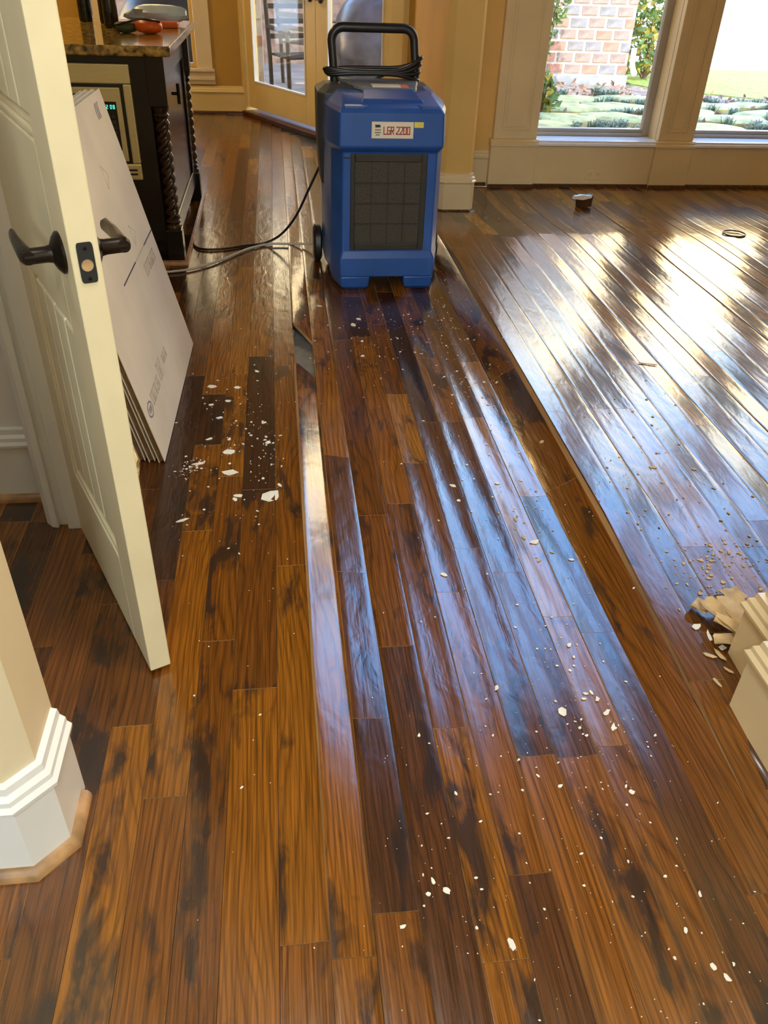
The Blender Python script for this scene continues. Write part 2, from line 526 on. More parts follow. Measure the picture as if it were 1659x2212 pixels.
while x < 4.6:
    wd = RND.choice((0.078, 0.082, 0.086, 0.08))
    if abs(x - 2.0) < 0.045:
        x += 0.007
    a, b = x, x + wd
    j = RND.uniform(-0.0026, 0.0022)
    ROWS.append((a, b, (lambda y, a=a, j=j: right_level(a, y) + j), (lambda y, b=b, j=j: right_level(b, y) - j), RND.uniform(0.0002, 0.0010), 0.2 if x > 1.2 else -0.2, 5.60 if x > 1.17 else 5.0, 'N' if x < 0.85 else 'G'))
    x = b

def floor_z(px, py):
    for (x0, x1, zl, zr, cup, ya, yb, zn) in ROWS:
        if x0 <= px < x1:
            u = (px - x0) / (x1 - x0)
            return zl(py) * (1 - u) + zr(py) * u + cup * (2 * u - 1) ** 2
    return 0.0

UU = [0.0, 0.035, 0.2, 0.4, 0.6, 0.8, 0.965, 1.0]
def plank_mesh(mb, row, ya, yb, skew=(0, 0), drop=0.0):
    x0, x1, zl, zr, cup = row[:5]
    g = 0.0006
    ny = max(2, int(math.ceil((yb - ya) / 0.16)))
    top = []
    for j in range(ny + 1):
        r = []
        for u in UU:
            t = j / ny
            yy = (ya + g) * (1 - t) + (yb - g) * t + (u - 0.5) * (skew[0] * (1 - t) + skew[1] * t)
            xx = x0 + g + (x1 - x0 - 2 * g) * u
            z = zl(yy) * (1 - u) + zr(yy) * u + cup * (2 * u - 1) ** 2 - drop
            if row[7] == 'N' and u < 0.1:
                z -= 0.0045 if u == 0.0 else 0.0008
            elif u in (0.0, 1.0) and row[7] != 'L':
                z -= 0.0005
            r.append((xx, yy, z))
        top.append(r)
    n = len(UU)
    vs = [p for r in top for p in r]
    fs = [(j * n + i, j * n + i + 1, (j + 1) * n + i + 1, (j + 1) * n + i) for j in range(ny) for i in range(n - 1)]
    mb.add(vs, fs, 0)
    T = 0.030 if row[7] == 'N' else 0.016
    for i in (0, n - 1):
        L = [top[j][i] for j in range(ny + 1)]
        vv = L + [(p[0] + T * (zr(p[1]) - zl(p[1])) / (x1 - x0), p[1], p[2] - T) for p in L]
        k = len(L)
        ff = [(a, a + k, a + k + 1, a + 1) if i == 0 else (a, a + 1, a + k + 1, a + k) for a in range(k - 1)]
        mb.add(vv, ff, 1)
    for j in (0, ny):
        L = top[j]
        vv = L + [(p[0], p[1], p[2] - T) for p in L]
        k = len(L)
        ff = [(a, a + 1, a + k + 1, a + k) if j == 0 else (a, a + k, a + k + 1, a + 1) for a in range(k - 1)]
        mb.add(vv, ff, 1)

def in_view(p):
    d = Vector(p) - Vector((0, 0, CAM_H))
    zc = d.dot(fw)
    if zc < 0.1:
        return 0
    a, b_ = d.dot(r2) / zc * FPX, d.dot(u2) / zc * FPX
    if abs(a) < 960 and abs(b_) < 1240:
        return 1 / zc
    return 0

planks = []
for ri, row in enumerate(ROWS):
    ya, yb, zn = row[5], row[6], row[7]
    segs = []
    if zn == 'M1':
        segs = [(-2.9, -1.2, (0, 0)), (-1.2, 0.62, (0, 0)), (0.62, 2.745, (0, -0.07)), (3.12, 4.1, (-0.16, 0)), (4.1, 5.3, (0, 0)), (5.3, 6.2, (0, 0)), (6.2, 7.4, (0, 0))]
    else:
        y = ya - RND.uniform(0, 0.5)
        while y < yb - 0.02:
            l = RND.uniform(0.34, 1.25)
            y2 = min(yb, y + l)
            if yb - y2 < 0.18:
                y2 = yb
            if y2 > ya + 0.1:
                segs.append((max(ya, y), y2, (0, 0)))
            y = y2
    for (a, b, sk) in segs:
        xm = (row[0] + row[1]) / 2
        sc_ = sum(in_view((xm, a + (b - a) * t, 0)) for t in (0.05, 0.3, 0.5, 0.7, 0.95)) * (b - a) 
        planks.append((sc_, ri, a, b, sk))
planks.sort(key=lambda q: -q[0])
rest = MB()
rest_seed, rest_tone = [], []
for qi, (s_, ri, a, b, sk) in enumerate(planks):
    rr = random.Random(int(a * 1000) + ri * 7919)
    tone = min(1.0, max(0.0, rr.gauss(0.42, 0.29)))
    if ROWS[ri][7] == 'M1':
        tone = 0.62
    if ROWS[ri][7] in 'RN' or (ROWS[ri][7] == 'G' and ROWS[ri][0] < 1.0):
        tone = 0.28 + 0.2 * rr.random()
    if ROWS[ri][7] == 'L' and a > 3.2:
        tone *= 0.8  # far left boards coloured darker for the weaker light there
    seed = rr.random() * 10
    if qi < 298 and s_ > 0:
        mb = MB()
        plank_mesh(mb, ROWS[ri], a, b, sk)
        mb.build('plank', ['wood', 'raw'], floor, smooth=30, attrs={'seed': seed, 'tone': tone})
    else:
        n0 = len(rest.v)
        plank_mesh(rest, ROWS[ri], a, b, sk)
        rest_seed += [seed] * (len(rest.v) - n0)
        rest_tone += [tone] * (len(rest.v) - n0)
ro = rest.build('plank_field', ['wood', 'raw'], floor, smooth=30, attrs={'seed': rest_seed, 'tone': rest_tone})
ro['kind'] = 'stuff'

# ------------------------------------------------------------------ walls, ceilings
BASE = [(0, 0.0), (0.018, 0.0), (0.018, 0.168), (0.027, 0.174), (0.028, 0.182), (0.021, 0.190), (0.020, 0.200), (0.012, 0.208), (0.010, 0.222), (0.0, 0.226)]
SHOE = [(0, 0.0), (0.017, 0.0), (0.016, 0.009), (0.011, 0.017), (0.0, 0.021)]

def shoe_strip(path, off=0.018):
    """quarter round in front of a baseboard"""
    return [(d + off, z) for d, z in SHOE], path

# near left wall end with chamfered corner
nl = MB().prism([(-3, 0.835), (-0.47, 0.835), (-0.43, 0.875), (-0.43, 0.99), (-3, 0.99)], 0, 2.75)
struct(nl.build('wall_left', 'wallcream'), 'cream wall end with a clipped corner beside the open door', 'wall')
bl = thing('baseboard_left', 'white moulded baseboard wrapping the clipped cream wall corner', 'baseboard', kind='structure')
pth = [(-3, 0.835), (-0.47, 0.835), (-0.43, 0.875), (-0.43, 0.985)]
MB().sweep(BASE, pth).build('baseboard', 'white', bl, smooth=35)
MB().sweep(shoe_strip(pth)[0], pth[:3] + [(-0.43, 0.965)]).build('shoe_moulding', 'shoe', bl, smooth=50)
tag(bl.children[1], 'natural wood shoe moulding')
MB().box(-0.575, -0.445, 0.99, 1.012, 0, 2.1).box(-0.46, -0.445, 1.012, 1.02, 0, 2.1).build('door_jamb', 'trim', bl, bevel=0.003)

# closet / pantry block behind the open door
struct(MB().box(-3, -0.668, 1.99, 2.55, 0, 2.75).build('wall_closet', 'white'), 'white closet wall seen left of the open door', 'wall')
bc = thing('baseboard_closet', 'white baseboard on the closet wall left of the open door', 'baseboard', kind='structure')
MB().sweep(BASE, [(-3, 1.99), (-0.69, 1.99)]).build('baseboard', 'white', bc, smooth=35)
MB().sweep(shoe_strip(0)[0], [(-3, 1.99), (-0.69, 1.99)]).build('shoe_moulding', 'shoe', bc, smooth=50)
t1 = thing('trim_1', 'white stepped door casing on the hinge side of the open door', 'door casing', kind='structure')
MB().prism([(-0.668, 1.99), (-0.668, 1.85), (-0.650, 1.83), (-0.632, 1.826), (-0.632, 1.84), (-0.606, 1.84), (-0.606, 1.82), (-0.566, 1.82), (-0.566, 1.99)], 0, 2.75).build('casing', 'white', t1, bevel=0.002)
struct(MB().box(-3.1, -3.0, 0.835, 2.0, 0, 2.75).build('wall_pantry', 'white'), 'white inner closet wall out to the left', 'wall')

# kitchen far wall with a window
wk = MB().box(-4, -1.46, 8.30, 8.45, 0, 2.75).box(-0.69, -0.22, 8.30, 8.45, 0, 2.75).box(-1.46, -0.69, 8.30, 8.45, 0, 0.36).box(-1.46, -0.69, 8.30, 8.45, 2.3, 2.75)
struct(wk.build('wall_kitchen', 'wallk'), 'golden yellow far kitchen wall around a window', 'wall')
bk = thing('baseboard_kitchen', 'cream baseboard along the far golden kitchen wall', 'baseboard', kind='structure')
MB().sweep(BASE, [(-4, 8.30), (-0.27, 8.30)]).build('baseboard', 'fdoor', bk, smooth=35)
MB().sweep(shoe_strip(0)[0], [(-4, 8.30), (-0.27, 8.30)]).build('shoe_moulding', 'shoe_dark', bk, attrs={'seed': 1.0, 'tone': 0.5})
wk5 = thing('window_5', 'kitchen window with cream casing above the island', 'window', kind='structure')
MB().box(-0.69, -0.555, 8.268, 8.30, 0.36, 2.43).box(-1.60, -1.46, 8.268, 8.30, 0.36, 2.43).box(-1.60, -0.555, 8.268, 8.30, 2.30, 2.43).build('casing', 'trim', wk5, bevel=0.006)
MB().sweep([(0, 0.235), (0.02, 0.24), (0.02, 0.27), (0.035, 0.275), (0.035, 0.30), (0.022, 0.31), (0.022, 0.335), (0.05, 0.345), (0.05, 0.365), (0, 0.365)], [(-1.63, 8.30), (-0.54, 8.30)]).build('sill', 'trim', wk5, smooth=35)
MB().box(-1.46, -1.42, 8.36, 8.40, 0.36, 2.3).box(-0.73, -0.69, 8.36, 8.40, 0.36, 2.3).box(-1.42, -0.73, 8.36, 8.40, 0.36, 0.40).box(-1.42, -0.73, 8.36, 8.40, 1.30, 1.34).build('frame', 'fdoor', wk5, bevel=0.004)
MB().box(-1.42, -0.73, 8.375, 8.381, 0.40, 1.30).build('pane', 'glass', wk5)
MB().box(-1.42, -0.73, 8.375, 8.381, 1.34, 2.30).build('pane', 'glass', wk5)

# angled wall with the french doors: local x along the wall, +y outdoors
FA = math.atan2(-0.869, 0.495)
FL = (-0.246, 8.263, 0)
wf = MB().box(-0.12, 2.42, 0.0, 0.16, 2.32, 2.75).box(2.20, 2.42, 0.02, 0.16, 0, 2.32).build('wall_french', 'wallk')
wf.location, wf.rotation_euler = FL, (0, 0, FA)
struct(wf, 'golden angled wall above the french doors', 'wall')
d2 = thing('door_2', 'butter yellow pair of glazed french doors in the angled wall', 'french door', FL, FA, kind='structure')
MB().box(-0.10, -0.015, -0.03, 0.10, 0, 2.40).box(2.17, 2.31, -0.03, 0.10, 0, 2.40).box(-0.10, 2.31, -0.03, 0.10, 2.30, 2.42).build('casing', 'fdoor', d2, bevel=0.006)
MB().box(-0.015, 2.17, -0.07, 0.10, 0.0, 0.035).build('threshold', 'darkwood', d2, bevel=0.004)
for s0, s1, g0, g1 in ((0.0, 1.155, 0.125, 1.00), (1.165, 2.165, 1.33, 2.05)):
    lf = MB().box(s0, g0, 0.0, 0.045, 0.065, 2.29).box(g1, s1, 0.0, 0.045, 0.065, 2.29).box(g0, g1, 0.0, 0.045, 0.065, 0.28).box(g0, g1, 0.0, 0.045, 2.12, 2.29).build('door_leaf', 'fdoor', d2, bevel=0.004)
    MB().box(g0, g1, 0.02, 0.026, 0.28, 2.12).build('pane', 'glass', lf)
    b0 = 0.012
    MB().box(g0, g0 + b0, -0.006, 0.02, 0.28, 2.12).box(g1 - b0, g1, -0.006, 0.02, 0.28, 2.12).box(g0 + b0, g1 - b0, -0.006, 0.02, 0.28, 0.28 + b0).build('glazing_bead', 'white', lf)
    kx = s1 - 0.07 if s0 == 0 else s0 + 0.07
    kd = -1 if s0 == 0 else 1
    k = MB().lathe([(0.0, 0.0), (0.03, 0.0), (0.03, -0.008), (0.011, -0.012), (0.011, -0.05), (0.0, -0.05)], (kx, 0.0, 0.975), 'y', 14)
    k.tube([(kx, -0.045, 0.975), (kx + kd * 0.05, -0.048, 0.978), (kx + kd * 0.10, -0.045, 0.972)], [0.011, 0.010, 0.008], 8)
    k.build('door_lever', 'bronze', lf, smooth=40)

# partition and column between hall and great room
pc = MB().prism([(0.945, 6.33), (0.945, 4.995), (0.985, 4.965), (1.135, 4.965), (1.152, 4.985), (1.152, 5.9), (1.152, 6.33)], 0, 2.75, mi=0)
struct(pc.build('wall_hall', 'wall'), 'tan wall end column behind the blue dehumidifier', 'wall')
bcol = thing('baseboard_column', 'cream baseboard around the tan wall end column', 'baseboard', kind='structure')
pth = [(0.945, 6.2), (0.945, 4.995), (0.985, 4.965), (1.135, 4.965), (1.152, 4.985), (1.152, 5.64)]
MB().sweep(BASE, pth).build('baseboard', 'trim', bcol, smooth=35)
MB().sweep(shoe_strip(0)[0], pth).build('shoe_moulding', 'shoe_dark', bcol, attrs={'seed': 2.0, 'tone': 0.9})
struct(MB().box(0.93, 1.152, -3, 6.33, 2.75, 5.8).build('wall_header', 'wall'), 'tan header wall over the wide room opening', 'wall')

# near right wall end with stepped plinths
nr = MB().box(0.925, 1.17, 0.885, 1.03, 0, 2.75).box(0.988, 1.17, 1.03, 1.17, 0, 2.75).box(0.985, 1.17, -3, 0.885, 0, 2.75)
struct(nr.build('wall_right', 'trim'), 'cream stepped wall end at the lower right', 'wall')
br = thing('baseboard_right', 'cream plinth with white capped moulding by the torn paper', 'baseboard', kind='structure')
for pth in ([(1.0, 1.03), (0.925, 1.03), (0.925, 0.885), (1.0, 0.885)], [(1.17, 1.17), (0.988, 1.17), (0.988, 1.032)]):
    MB().sweep(BASE, pth).build('baseboard', 'trim', br, smooth=35)
MB().sweep(shoe_strip(0)[0], [(0.925, 1.028), (0.925, 0.885), (1.0, 0.885)]).build('shoe_moulding', 'shoe_dark', br, smooth=50, attrs={'seed': 3.0, 'tone': 0.5})
MB().sweep(shoe_strip(0)[0], [(0.988, 1.168), (0.988, 1.07)]).build('shoe_moulding', 'shoe_dark', br, smooth=50, attrs={'seed': 4.0, 'tone': 0.5})

# great room window wall
WX = [(1.71, 2.56), (2.81, 3.67), (3.92, 4.78), (5.03, 5.89)]
PX = [(1.405, 1.72), (2.55, 2.82), (3.66, 3.93), (4.77, 5.04), (5.88, 6.2)]
ww = MB().box(1.15, 1.42, 5.66, 5.88, 0, 5.8, 0)
ww.box(1.42, 1.71, 5.66, 5.88, 0, 5.8, 1)
for a, b in zip(WX, WX[1:]):
    ww.box(a[1], b[0], 5.66, 5.88, 0, 5.8, 1)
ww.box(5.89, 6.3, 5.66, 5.88, 0, 5.8, 1)
for a, b in WX:
    ww.box(a, b, 5.66, 5.88, 0, 0.27, 1).box(a, b, 5.66, 5.88, 5.42, 5.8, 1)
struct(ww.build('wall_window', ['wall', 'trim']), 'tan and cream wall holding the tall garden windows', 'wall')
bw = thing('baseboard_window', 'short cream baseboard between the column and the first window pilaster', 'baseboard', kind='structure')
MB().sweep(BASE, [(1.17, 5.66), (1.41, 5.66)]).build('baseboard', 'trim', bw, smooth=35)
MB().sweep(shoe_strip(0)[0], [(1.17, 5.66), (1.40, 5.66)]).build('shoe_moulding', 'shoe_dark', bw, attrs={'seed': 5.0, 'tone': 0.5})
for i, (a, b) in enumerate(PX):
    t = thing('trim_%d' % (i + 2), 'cream panelled pilaster %s' % ('left of the first garden window', 'between the first and second garden windows', 'between the second and third garden windows', 'between the third and fourth garden windows', 'right of the fourth garden window')[i], 'pilaster', kind='structure')
    MB().box(a, b, 5.59, 5.66, 0.0, 0.262).build('plinth', 'trim', t, bevel=0.003)
    MB().sweep([(0, 0.262), (0.082, 0.262), (0.082, 0.276), (0.068, 0.284), (0.072, 0.292), (0.060, 0.302), (0, 0.302)], [(a - 0.006, 5.66), (b + 0.006, 5.66)]).build('plinth_cap', 'trim', t, smooth=35)
    MB().box(a + 0.012, b - 0.008, 5.608, 5.66, 0.302, 5.5).build('shaft', 'trim', t, bevel=0.003)
    pmb = MB()
    for ins, d in ((0.055, 0.008), (0.075, 0.004)):
        x0, x1, z0, z1, bw_ = a + ins + 0.012, b - ins, 0.302 + ins, 5.4 - ins, 0.012
        pmb.box(x0, x0 + bw_, 5.608 - d, 5.609, z0, z1).box(x1 - bw_, x1, 5.608 - d, 5.609, z0, z1).box(x0 + bw_, x1 - bw_, 5.608 - d, 5.609, z0, z0 + bw_).box(x0 + bw_, x1 - bw_, 5.608 - d, 5.609, z1 - bw_, z1)
    pmb.build('panel_moulding', 'trim', t, bevel=0.002)
    MB().sweep([(q[0] + 0.07, q[1]) for q in SHOE], [(a, 5.66), (b, 5.66)]).build('shoe_moulding', 'shoe_dark', t, attrs={'seed': 6.0 + i, 'tone': 0.7})
for i, (a, b) in enumerate(WX):
    t = thing('window_%d' % (i + 1), ('tall garden window showing the brick pier', 'tall garden window showing the lawn', 'third tall garden window', 'fourth tall garden window')[i], 'window', kind='structure')
    MB().box(a + 0.01, b - 0.01, 5.612, 5.66, 0.0, 0.262).build('apron', 'trim', t, bevel=0.002)
    MB().sweep([(q[0] + 0.048, q[1]) for q in SHOE], [(a + 0.01, 5.66), (b - 0.01, 5.66)]).build('shoe_moulding', 'shoe_dark', t, attrs={'seed': 9.0 + i, 'tone': 0.3})
    MB().sweep([(-0.20, 0.275), (0.064, 0.262), (0.074, 0.268), (0.072, 0.282), (0.058, 0.288), (0.062, 0.296), (-0.20, 0.298)], [(a, 5.66), (b, 5.66)]).build('sill', 'sill', t, smooth=35)
    f = MB()
    for x0, x1, z0, z1 in ((a, a + 0.04, 0.298, 5.42), (b - 0.05, b, 0.298, 5.42), (a + 0.04, b - 0.05, 0.298, 0.342), (a + 0.04, b - 0.05, 5.37, 5.42), (a + 0.04, b - 0.05, 2.62, 2.68)):
        f.box(x0, x1, 5.785, 5.835, z0, z1)
    f.box(a + 0.04, b - 0.05, 5.765, 5.785, 0.298, 0.318)
    f.build('frame', 'frame', t, bevel=0.005)
    MB().box(a + 0.04, b - 0.05, 5.806, 5.812, 0.342, 2.62).build('pane', 'glass', t)
    MB().box(a + 0.04, b - 0.05, 5.806, 5.812, 2.68, 5.37).build('pane', 'glass', t)
ol = thing('outlet_plate', 'cream outlet plate low on the panel under the garden window', 'outlet', (2.151, 5.612, 0.085))
MB().box(-0.058, 0.058, -0.005, 0.0, -0.036, 0.036).build('plate', 'trim', ol, bevel=0.002)
for q in (-0.028, 0.028):
    sl = MB()
    sl.box(q - 0.012, q - 0.009, -0.0065, -0.004, -0.006, 0.008).box(q + 0.006, q + 0.009, -0.0065, -0.004, -0.006, 0.008).lathe([(0.003, 0.0), (0.003, -0.002)], (q - 0.002, -0.0045, -0.012), 'y', 8)
    sl.build('socket', 'frame', ol)

struct(MB().box(6.2, 6.35, -3, 5.9, 0, 5.9).build('wall_east', 'wall'), 'tan far right wall of the great room', 'wall')
struct(MB().box(-4.15, -4, -3, 8.5, 0, 2.85).build('wall_west', 'wallk'), 'golden far left wall of the kitchen', 'wall')
wr = MB().box(-4.15, 6.35, -3.15, -3, 0, 5.9)
struct(wr.build('wall_rear', 'wallcream'), 'cream entry wall behind the viewer', 'wall')
struct(MB().box(-4.15, 0.95, -3.15, 8.5, 2.75, 2.9).build('ceiling_kitchen', 'ceil'), 'pale ceiling over hall and kitchen', 'ceiling')
struct(MB().box(0.93, 6.35, -3.15, 6.0, 5.8, 5.95).build('ceiling', 'ceil'), 'pale high ceiling of the great room', 'ceiling')

# ------------------------------------------------------------------ open door with lever handles
D1 = thing('door_1', 'cream open panelled door seen edge on with bronze lever handles', 'door', (-0.321, 1.262, 0.0), math.atan2(0.910, -0.414), kind='structure')
DW, DT, DZ0, DZ1 = 0.60, 0.045, 0.012, 2.04
MB().box(0, 0.11, -DT, 0, DZ0, DZ1).box(0.49, DW, -DT, 0, DZ0, DZ1).box(0.11, 0.49, -DT, 0, DZ0, 0.25).box(0.11, 0.49, -DT, 0, 0.77, 1.06).box(0.11, 0.49, -DT, 0, 1.92, DZ1).build('door_frame', 'door', D1, bevel=0.0025)
for z0, z1 in ((0.25, 0.77), (1.06, 1.92)):
    p = MB().box(0.11, 0.49, -DT + 0.012, -0.012, z0, z1).build('panel', 'door', D1)
    for k in range(4):
        a = 0.135 + k * 0.0835
        st = MB()
        st.prism([(a, z0 + 0.03), (a + 0.078, z0 + 0.03), (a + 0.078, z1 - 0.03), (a, z1 - 0.03)], -DT + 0.006, -0.006, 'y')
        st.build('raised_strip', 'door', p, bevel=0.004)
    mo = MB()
    for y0, y1 in ((-0.012, -0.003), (-DT + 0.003, -DT + 0.012)):
        mo.box(0.11, 0.124, y0, y1, z0, z1).box(0.476, 0.49, y0, y1, z0, z1).box(0.124, 0.476, y0, y1, z0, z0 + 0.014).box(0.124, 0.476, y0, y1, z1 - 0.014, z1)
    mo.build('panel_moulding', 'door', p, bevel=0.004)
HS, HZ = 0.066, 0.905
for side in (1, -1):
    y0 = 0.0 if side > 0 else -DT
    hb = MB().lathe([(0.0, 0.0), (0.033, 0.0), (0.033, side * 0.004), (0.026, side * 0.010), (0.014, side * 0.016), (0.0125, side * 0.024), (0.0125, side * 0.058), (0.0, side * 0.060)], (HS, y0, HZ), 'y', 24)
    hb.build('rosette', 'bronze', D1, smooth=40)
    yl = y0 + side * 0.052
    rings = []
    for t, wd, ht, dz, dy in ((-0.012, 0.010, 0.010, 0, 0), (0.0, 0.0135, 0.0135, 0, 0), (0.02, 0.012, 0.012, 0.001, 0.001), (0.06, 0.008, 0.013, 0.004, 0.003), (0.10, 0.006, 0.014, 0.004, 0.002), (0.112, 0.004, 0.009, 0.003, -0.002)):
        cx, cy, cz = HS + t, yl + side * dy, HZ + dz
        rings.append([(cx, cy + wd * math.cos(2 * math.pi * k / 14), cz + ht * math.sin(2 * math.pi * k / 14)) for k in range(14)])
    MB().loft(rings).build('lever', 'bronze', D1, smooth=50)
# latch plate with a bored hole
def plate_ring(w_, h_, r, n, hole, zc):
    o, i_ = [], []
    for k in range(n):
        a = 2 * math.pi * k / n
        c, s_ = math.cos(a), math.sin(a)
        ex = 0.25
        o.append((w_ * math.copysign(abs(c) ** ex, c), h_ * math.copysign(abs(s_) ** ex, s_)))
        i_.append((hole * c, hole * s_ + zc))
    return o, i_
o_, i_ = plate_ring(0.0125, 0.0315, 0.004, 28, 0.0095, -0.004)
n = len(o_)
pl = MB()
vs = [(-0.0018, -DT / 2 + a, HZ + b) for a, b in o_] + [(-0.0018, -DT / 2 + a, HZ + b) for a, b in i_] + [(0.0005, -DT / 2 + a, HZ + b) for a, b in o_] + [(0.004, -DT / 2 + a, HZ + b) for a, b in i_]
fs = []
for k in range(n):
    j = (k + 1) % n
    fs += [(k, n + k, n + j, j), (k, j, 2 * n + j, 2 * n + k), (n + k, 3 * n + k, 3 * n + j, n + j)]
pl.add(vs, fs)
lp = pl.build('latch_plate', 'plate', D1)
MB().lathe([(0.0, -0.0004), (0.0095, -0.0004), (0.0095, 0.0006), (0.0, 0.0006)], (0, -DT / 2, HZ - 0.004), 'x', 20).build('bored_hole', 'raw', lp)
for dz in (-0.0245, 0.0225):
    scw = MB().lathe([(0.0, -0.003), (0.003, -0.0024), (0.0032, -0.0015)], (0, -DT / 2, HZ + dz), 'x', 10)
    scw.build('screw', 'bronze', lp)

# ------------------------------------------------------------------ dehumidifier
DX, DY = 0.4735, 3.85
dh = thing('dehumidifier', 'blue upright dehumidifier with black folding handle on the buckled floor', 'dehumidifier', (DX, DY, 0.0), math.radians(1.0))
def ring(z, yf, wf_, yc, wc, wb, yb, ym=0.03):
    return [(-wf_, yf, z), (wf_, yf, z), (wc, yc, z), (wb, ym, z), (wb, yb, z), (-wb, yb, z), (-wb, ym, z), (-wc, yc, z)]
body = MB()
body.loft([ring(0.064, -0.225, 0.216, -0.10, 0.250, 0.268, 0.25), ring(0.15, -0.225, 0.216, -0.10, 0.250, 0.268, 0.25), ring(0.178, -0.208, 0.205, -0.10, 0.246, 0.266, 0.25),
           ring(0.600, -0.212, 0.205, -0.10, 0.246, 0.266, 0.25), ring(0.612, -0.228, 0.215, -0.10, 0.255, 0.270, 0.25), ring(0.625, -0.240, 0.222, -0.10, 0.258, 0.272, 0.25),
           ring(0.755, -0.236, 0.219, -0.10, 0.252, 0.268, 0.25), ring(0.772, -0.222, 0.210, -0.10, 0.244, 0.258, 0.25), ring(0.802, -0.08, 0.185, -0.05, 0.196, 0.205, 0.25)])
for s in (-1, 1):
    a, b = (-0.216, -0.078) if s < 0 else (0.078, 0.216)
    def fring(z, ins):
        if s < 0:
            return [(-0.216 + ins, -0.225 + ins, z), (-0.078 - ins, -0.225 + ins, z), (-0.078 - ins, 0.20, z), (-0.255 + ins, 0.20, z), (-0.250 + ins, -0.09, z)]
        return [(0.078 + ins, -0.225 + ins, z), (0.216 - ins, -0.225 + ins, z), (0.250 - ins, -0.09, z), (0.255 - ins, 0.20, z), (0.078 + ins, 0.20, z)]
    body.loft([fring(0.0, 0.022), fring(0.018, 0.006), fring(0.066, 0.0)])
body.build('body', 'blue', dh, smooth=25, bevel=0.007, seg=3)
# grille
gm = MB()
gx0, gx1, gz0, gz1, gy = -0.172, 0.164, 0.186, 0.594, -0.213
gm.box(gx0, gx0 + 0.02, gy - 0.004, gy + 0.02, gz0, gz1).box(gx1 - 0.026, gx1, gy - 0.004, gy + 0.02, gz0, gz1).box(gx0 + 0.02, gx1 - 0.026, gy - 0.004, gy + 0.02, gz0, gz0 + 0.03).box(gx0 + 0.02, gx1 - 0.026, gy - 0.004, gy + 0.02, gz1 - 0.032, gz1)
gf = gm.build('grille_frame', 'grille', dh, bevel=0.003)
MB().box(gx0 + 0.02, gx1 - 0.026, gy + 0.0005, gy + 0.004, gz0 + 0.03, gz1 - 0.032).build('filter', 'mesh', gf)
gr = MB()
ix0, ix1, iz0, iz1 = gx0 + 0.02, gx1 - 0.026, gz0 + 0.03, gz1 - 0.032
for k in range(1, 4):
    xx = ix0 + (ix1 - ix0) * k / 4
    gr.box(xx - 0.0022, xx + 0.0022, gy - 0.003, gy + 0.003, iz0, iz1)
    zz = iz0 + (iz1 - iz0) * k / 4
    gr.box(ix0, ix1, gy - 0.003, gy + 0.003, zz - 0.0022, zz + 0.0022)
gr.build('grille_bars', 'grille', gf)
MB().box(gx0 - 0.03, gx0, -0.212, -0.2035, gz1 - 0.020, gz1 - 0.014).build('vent_slot', 'black', dh)
# front top notches and lid
MB().prism([(-0.20, -0.228), (-0.115, -0.228), (-0.095, -0.185), (-0.20, -0.180)], 0.766, 0.7795).build('corner_step', 'blue', dh, bevel=0.003)
MB().prism([(0.125, -0.228), (0.20, -0.228), (0.20, -0.180), (0.105, -0.185)], 0.766, 0.7795).build('corner_step', 'blue', dh, bevel=0.003)
MB().loft([[(-0.125, -0.17, 0.780), (0.145, -0.17, 0.780), (0.125, 0.0, 0.80), (-0.105, 0.0, 0.80)], [(-0.115, -0.155, 0.796), (0.135, -0.155, 0.796), (0.118, 0.0, 0.8145), (-0.10, 0.0, 0.8145)]]).build('lid', 'blue', dh, bevel=0.004)
pad = MB().loft([[(-0.10, -0.005, 0.803), (0.135, -0.005, 0.803), (0.19, 0.25, 0.803), (-0.19, 0.25, 0.803)], [(-0.097, 0.0, 0.8165), (0.132, 0.0, 0.8165), (0.18, 0.25, 0.824), (-0.18, 0.25, 0.824)]]).build('control_top', 'greyp', dh, bevel=0.004)
MB().box(-0.055, 0.07, 0.02, 0.09, 0.8165, 0.8215).build('instruction_label', 'labelw', pad)
MB().box(0.07, 0.105, 0.02, 0.09, 0.8165, 0.8215).build('warning_label', 'pink', pad)
def hring(z, yf, wl, wr, yb):
    return [(-wl + 0.03, yf, z), (wr - 0.03, yf, z), (wr, yf + 0.05, z), (wr, yb, z), (-wl, yb, z), (-wl, yf + 0.05, z)]
MB().loft([hring(0.40, 0.06, 0.275, 0.235, 0.268), hring(0.60, 0.05, 0.290, 0.235, 0.268), hring(0.79, 0.03, 0.292, 0.235, 0.268), hring(0.812, 0.10, 0.25, 0.21, 0.262)]).build('rear_housing', 'olive', dh, bevel=0.006)
for s in (-1, 1):
    wmb = MB().lathe([(0.0, 0.0), (0.075, 0.0), (0.09, 0.008), (0.09, 0.032), (0.075, 0.04), (0.03, 0.036), (0.0, 0.036)], (s * 0.272 - (0.04 if s < 0 else 0.0), 0.225, 0.09), 'x', 24)
    wmb.build('wheel', 'black', dh, smooth=40)
# handle
hp = []
HL, HR, HYb, HYt, HZb, HZt, rad = -0.214, 0.158, 0.235, 0.245, 0.80, 1.022, 0.05
hp.append((HL + 0.012, HYb, HZb))
hp.append((HL + 0.006, HYb, 0.90))
for k in range(6):
    a = math.pi - k * math.pi / 10
    hp.append((HL + rad + rad * math.cos(a), HYt, HZt - rad + rad * math.sin(a)))
for k in range(6):
    a = math.pi / 2 - k * math.pi / 10
    hp.append((HR - rad + rad * math.cos(a), HYt, HZt - rad + rad * math.sin(a)))
hp.append((HR + 0.006, HYb, 0.90))
hp.append((HR + 0.012, HYb, HZb))
MB().tube(hp, 0.0195, 12).build('handle', 'black', dh, smooth=60)
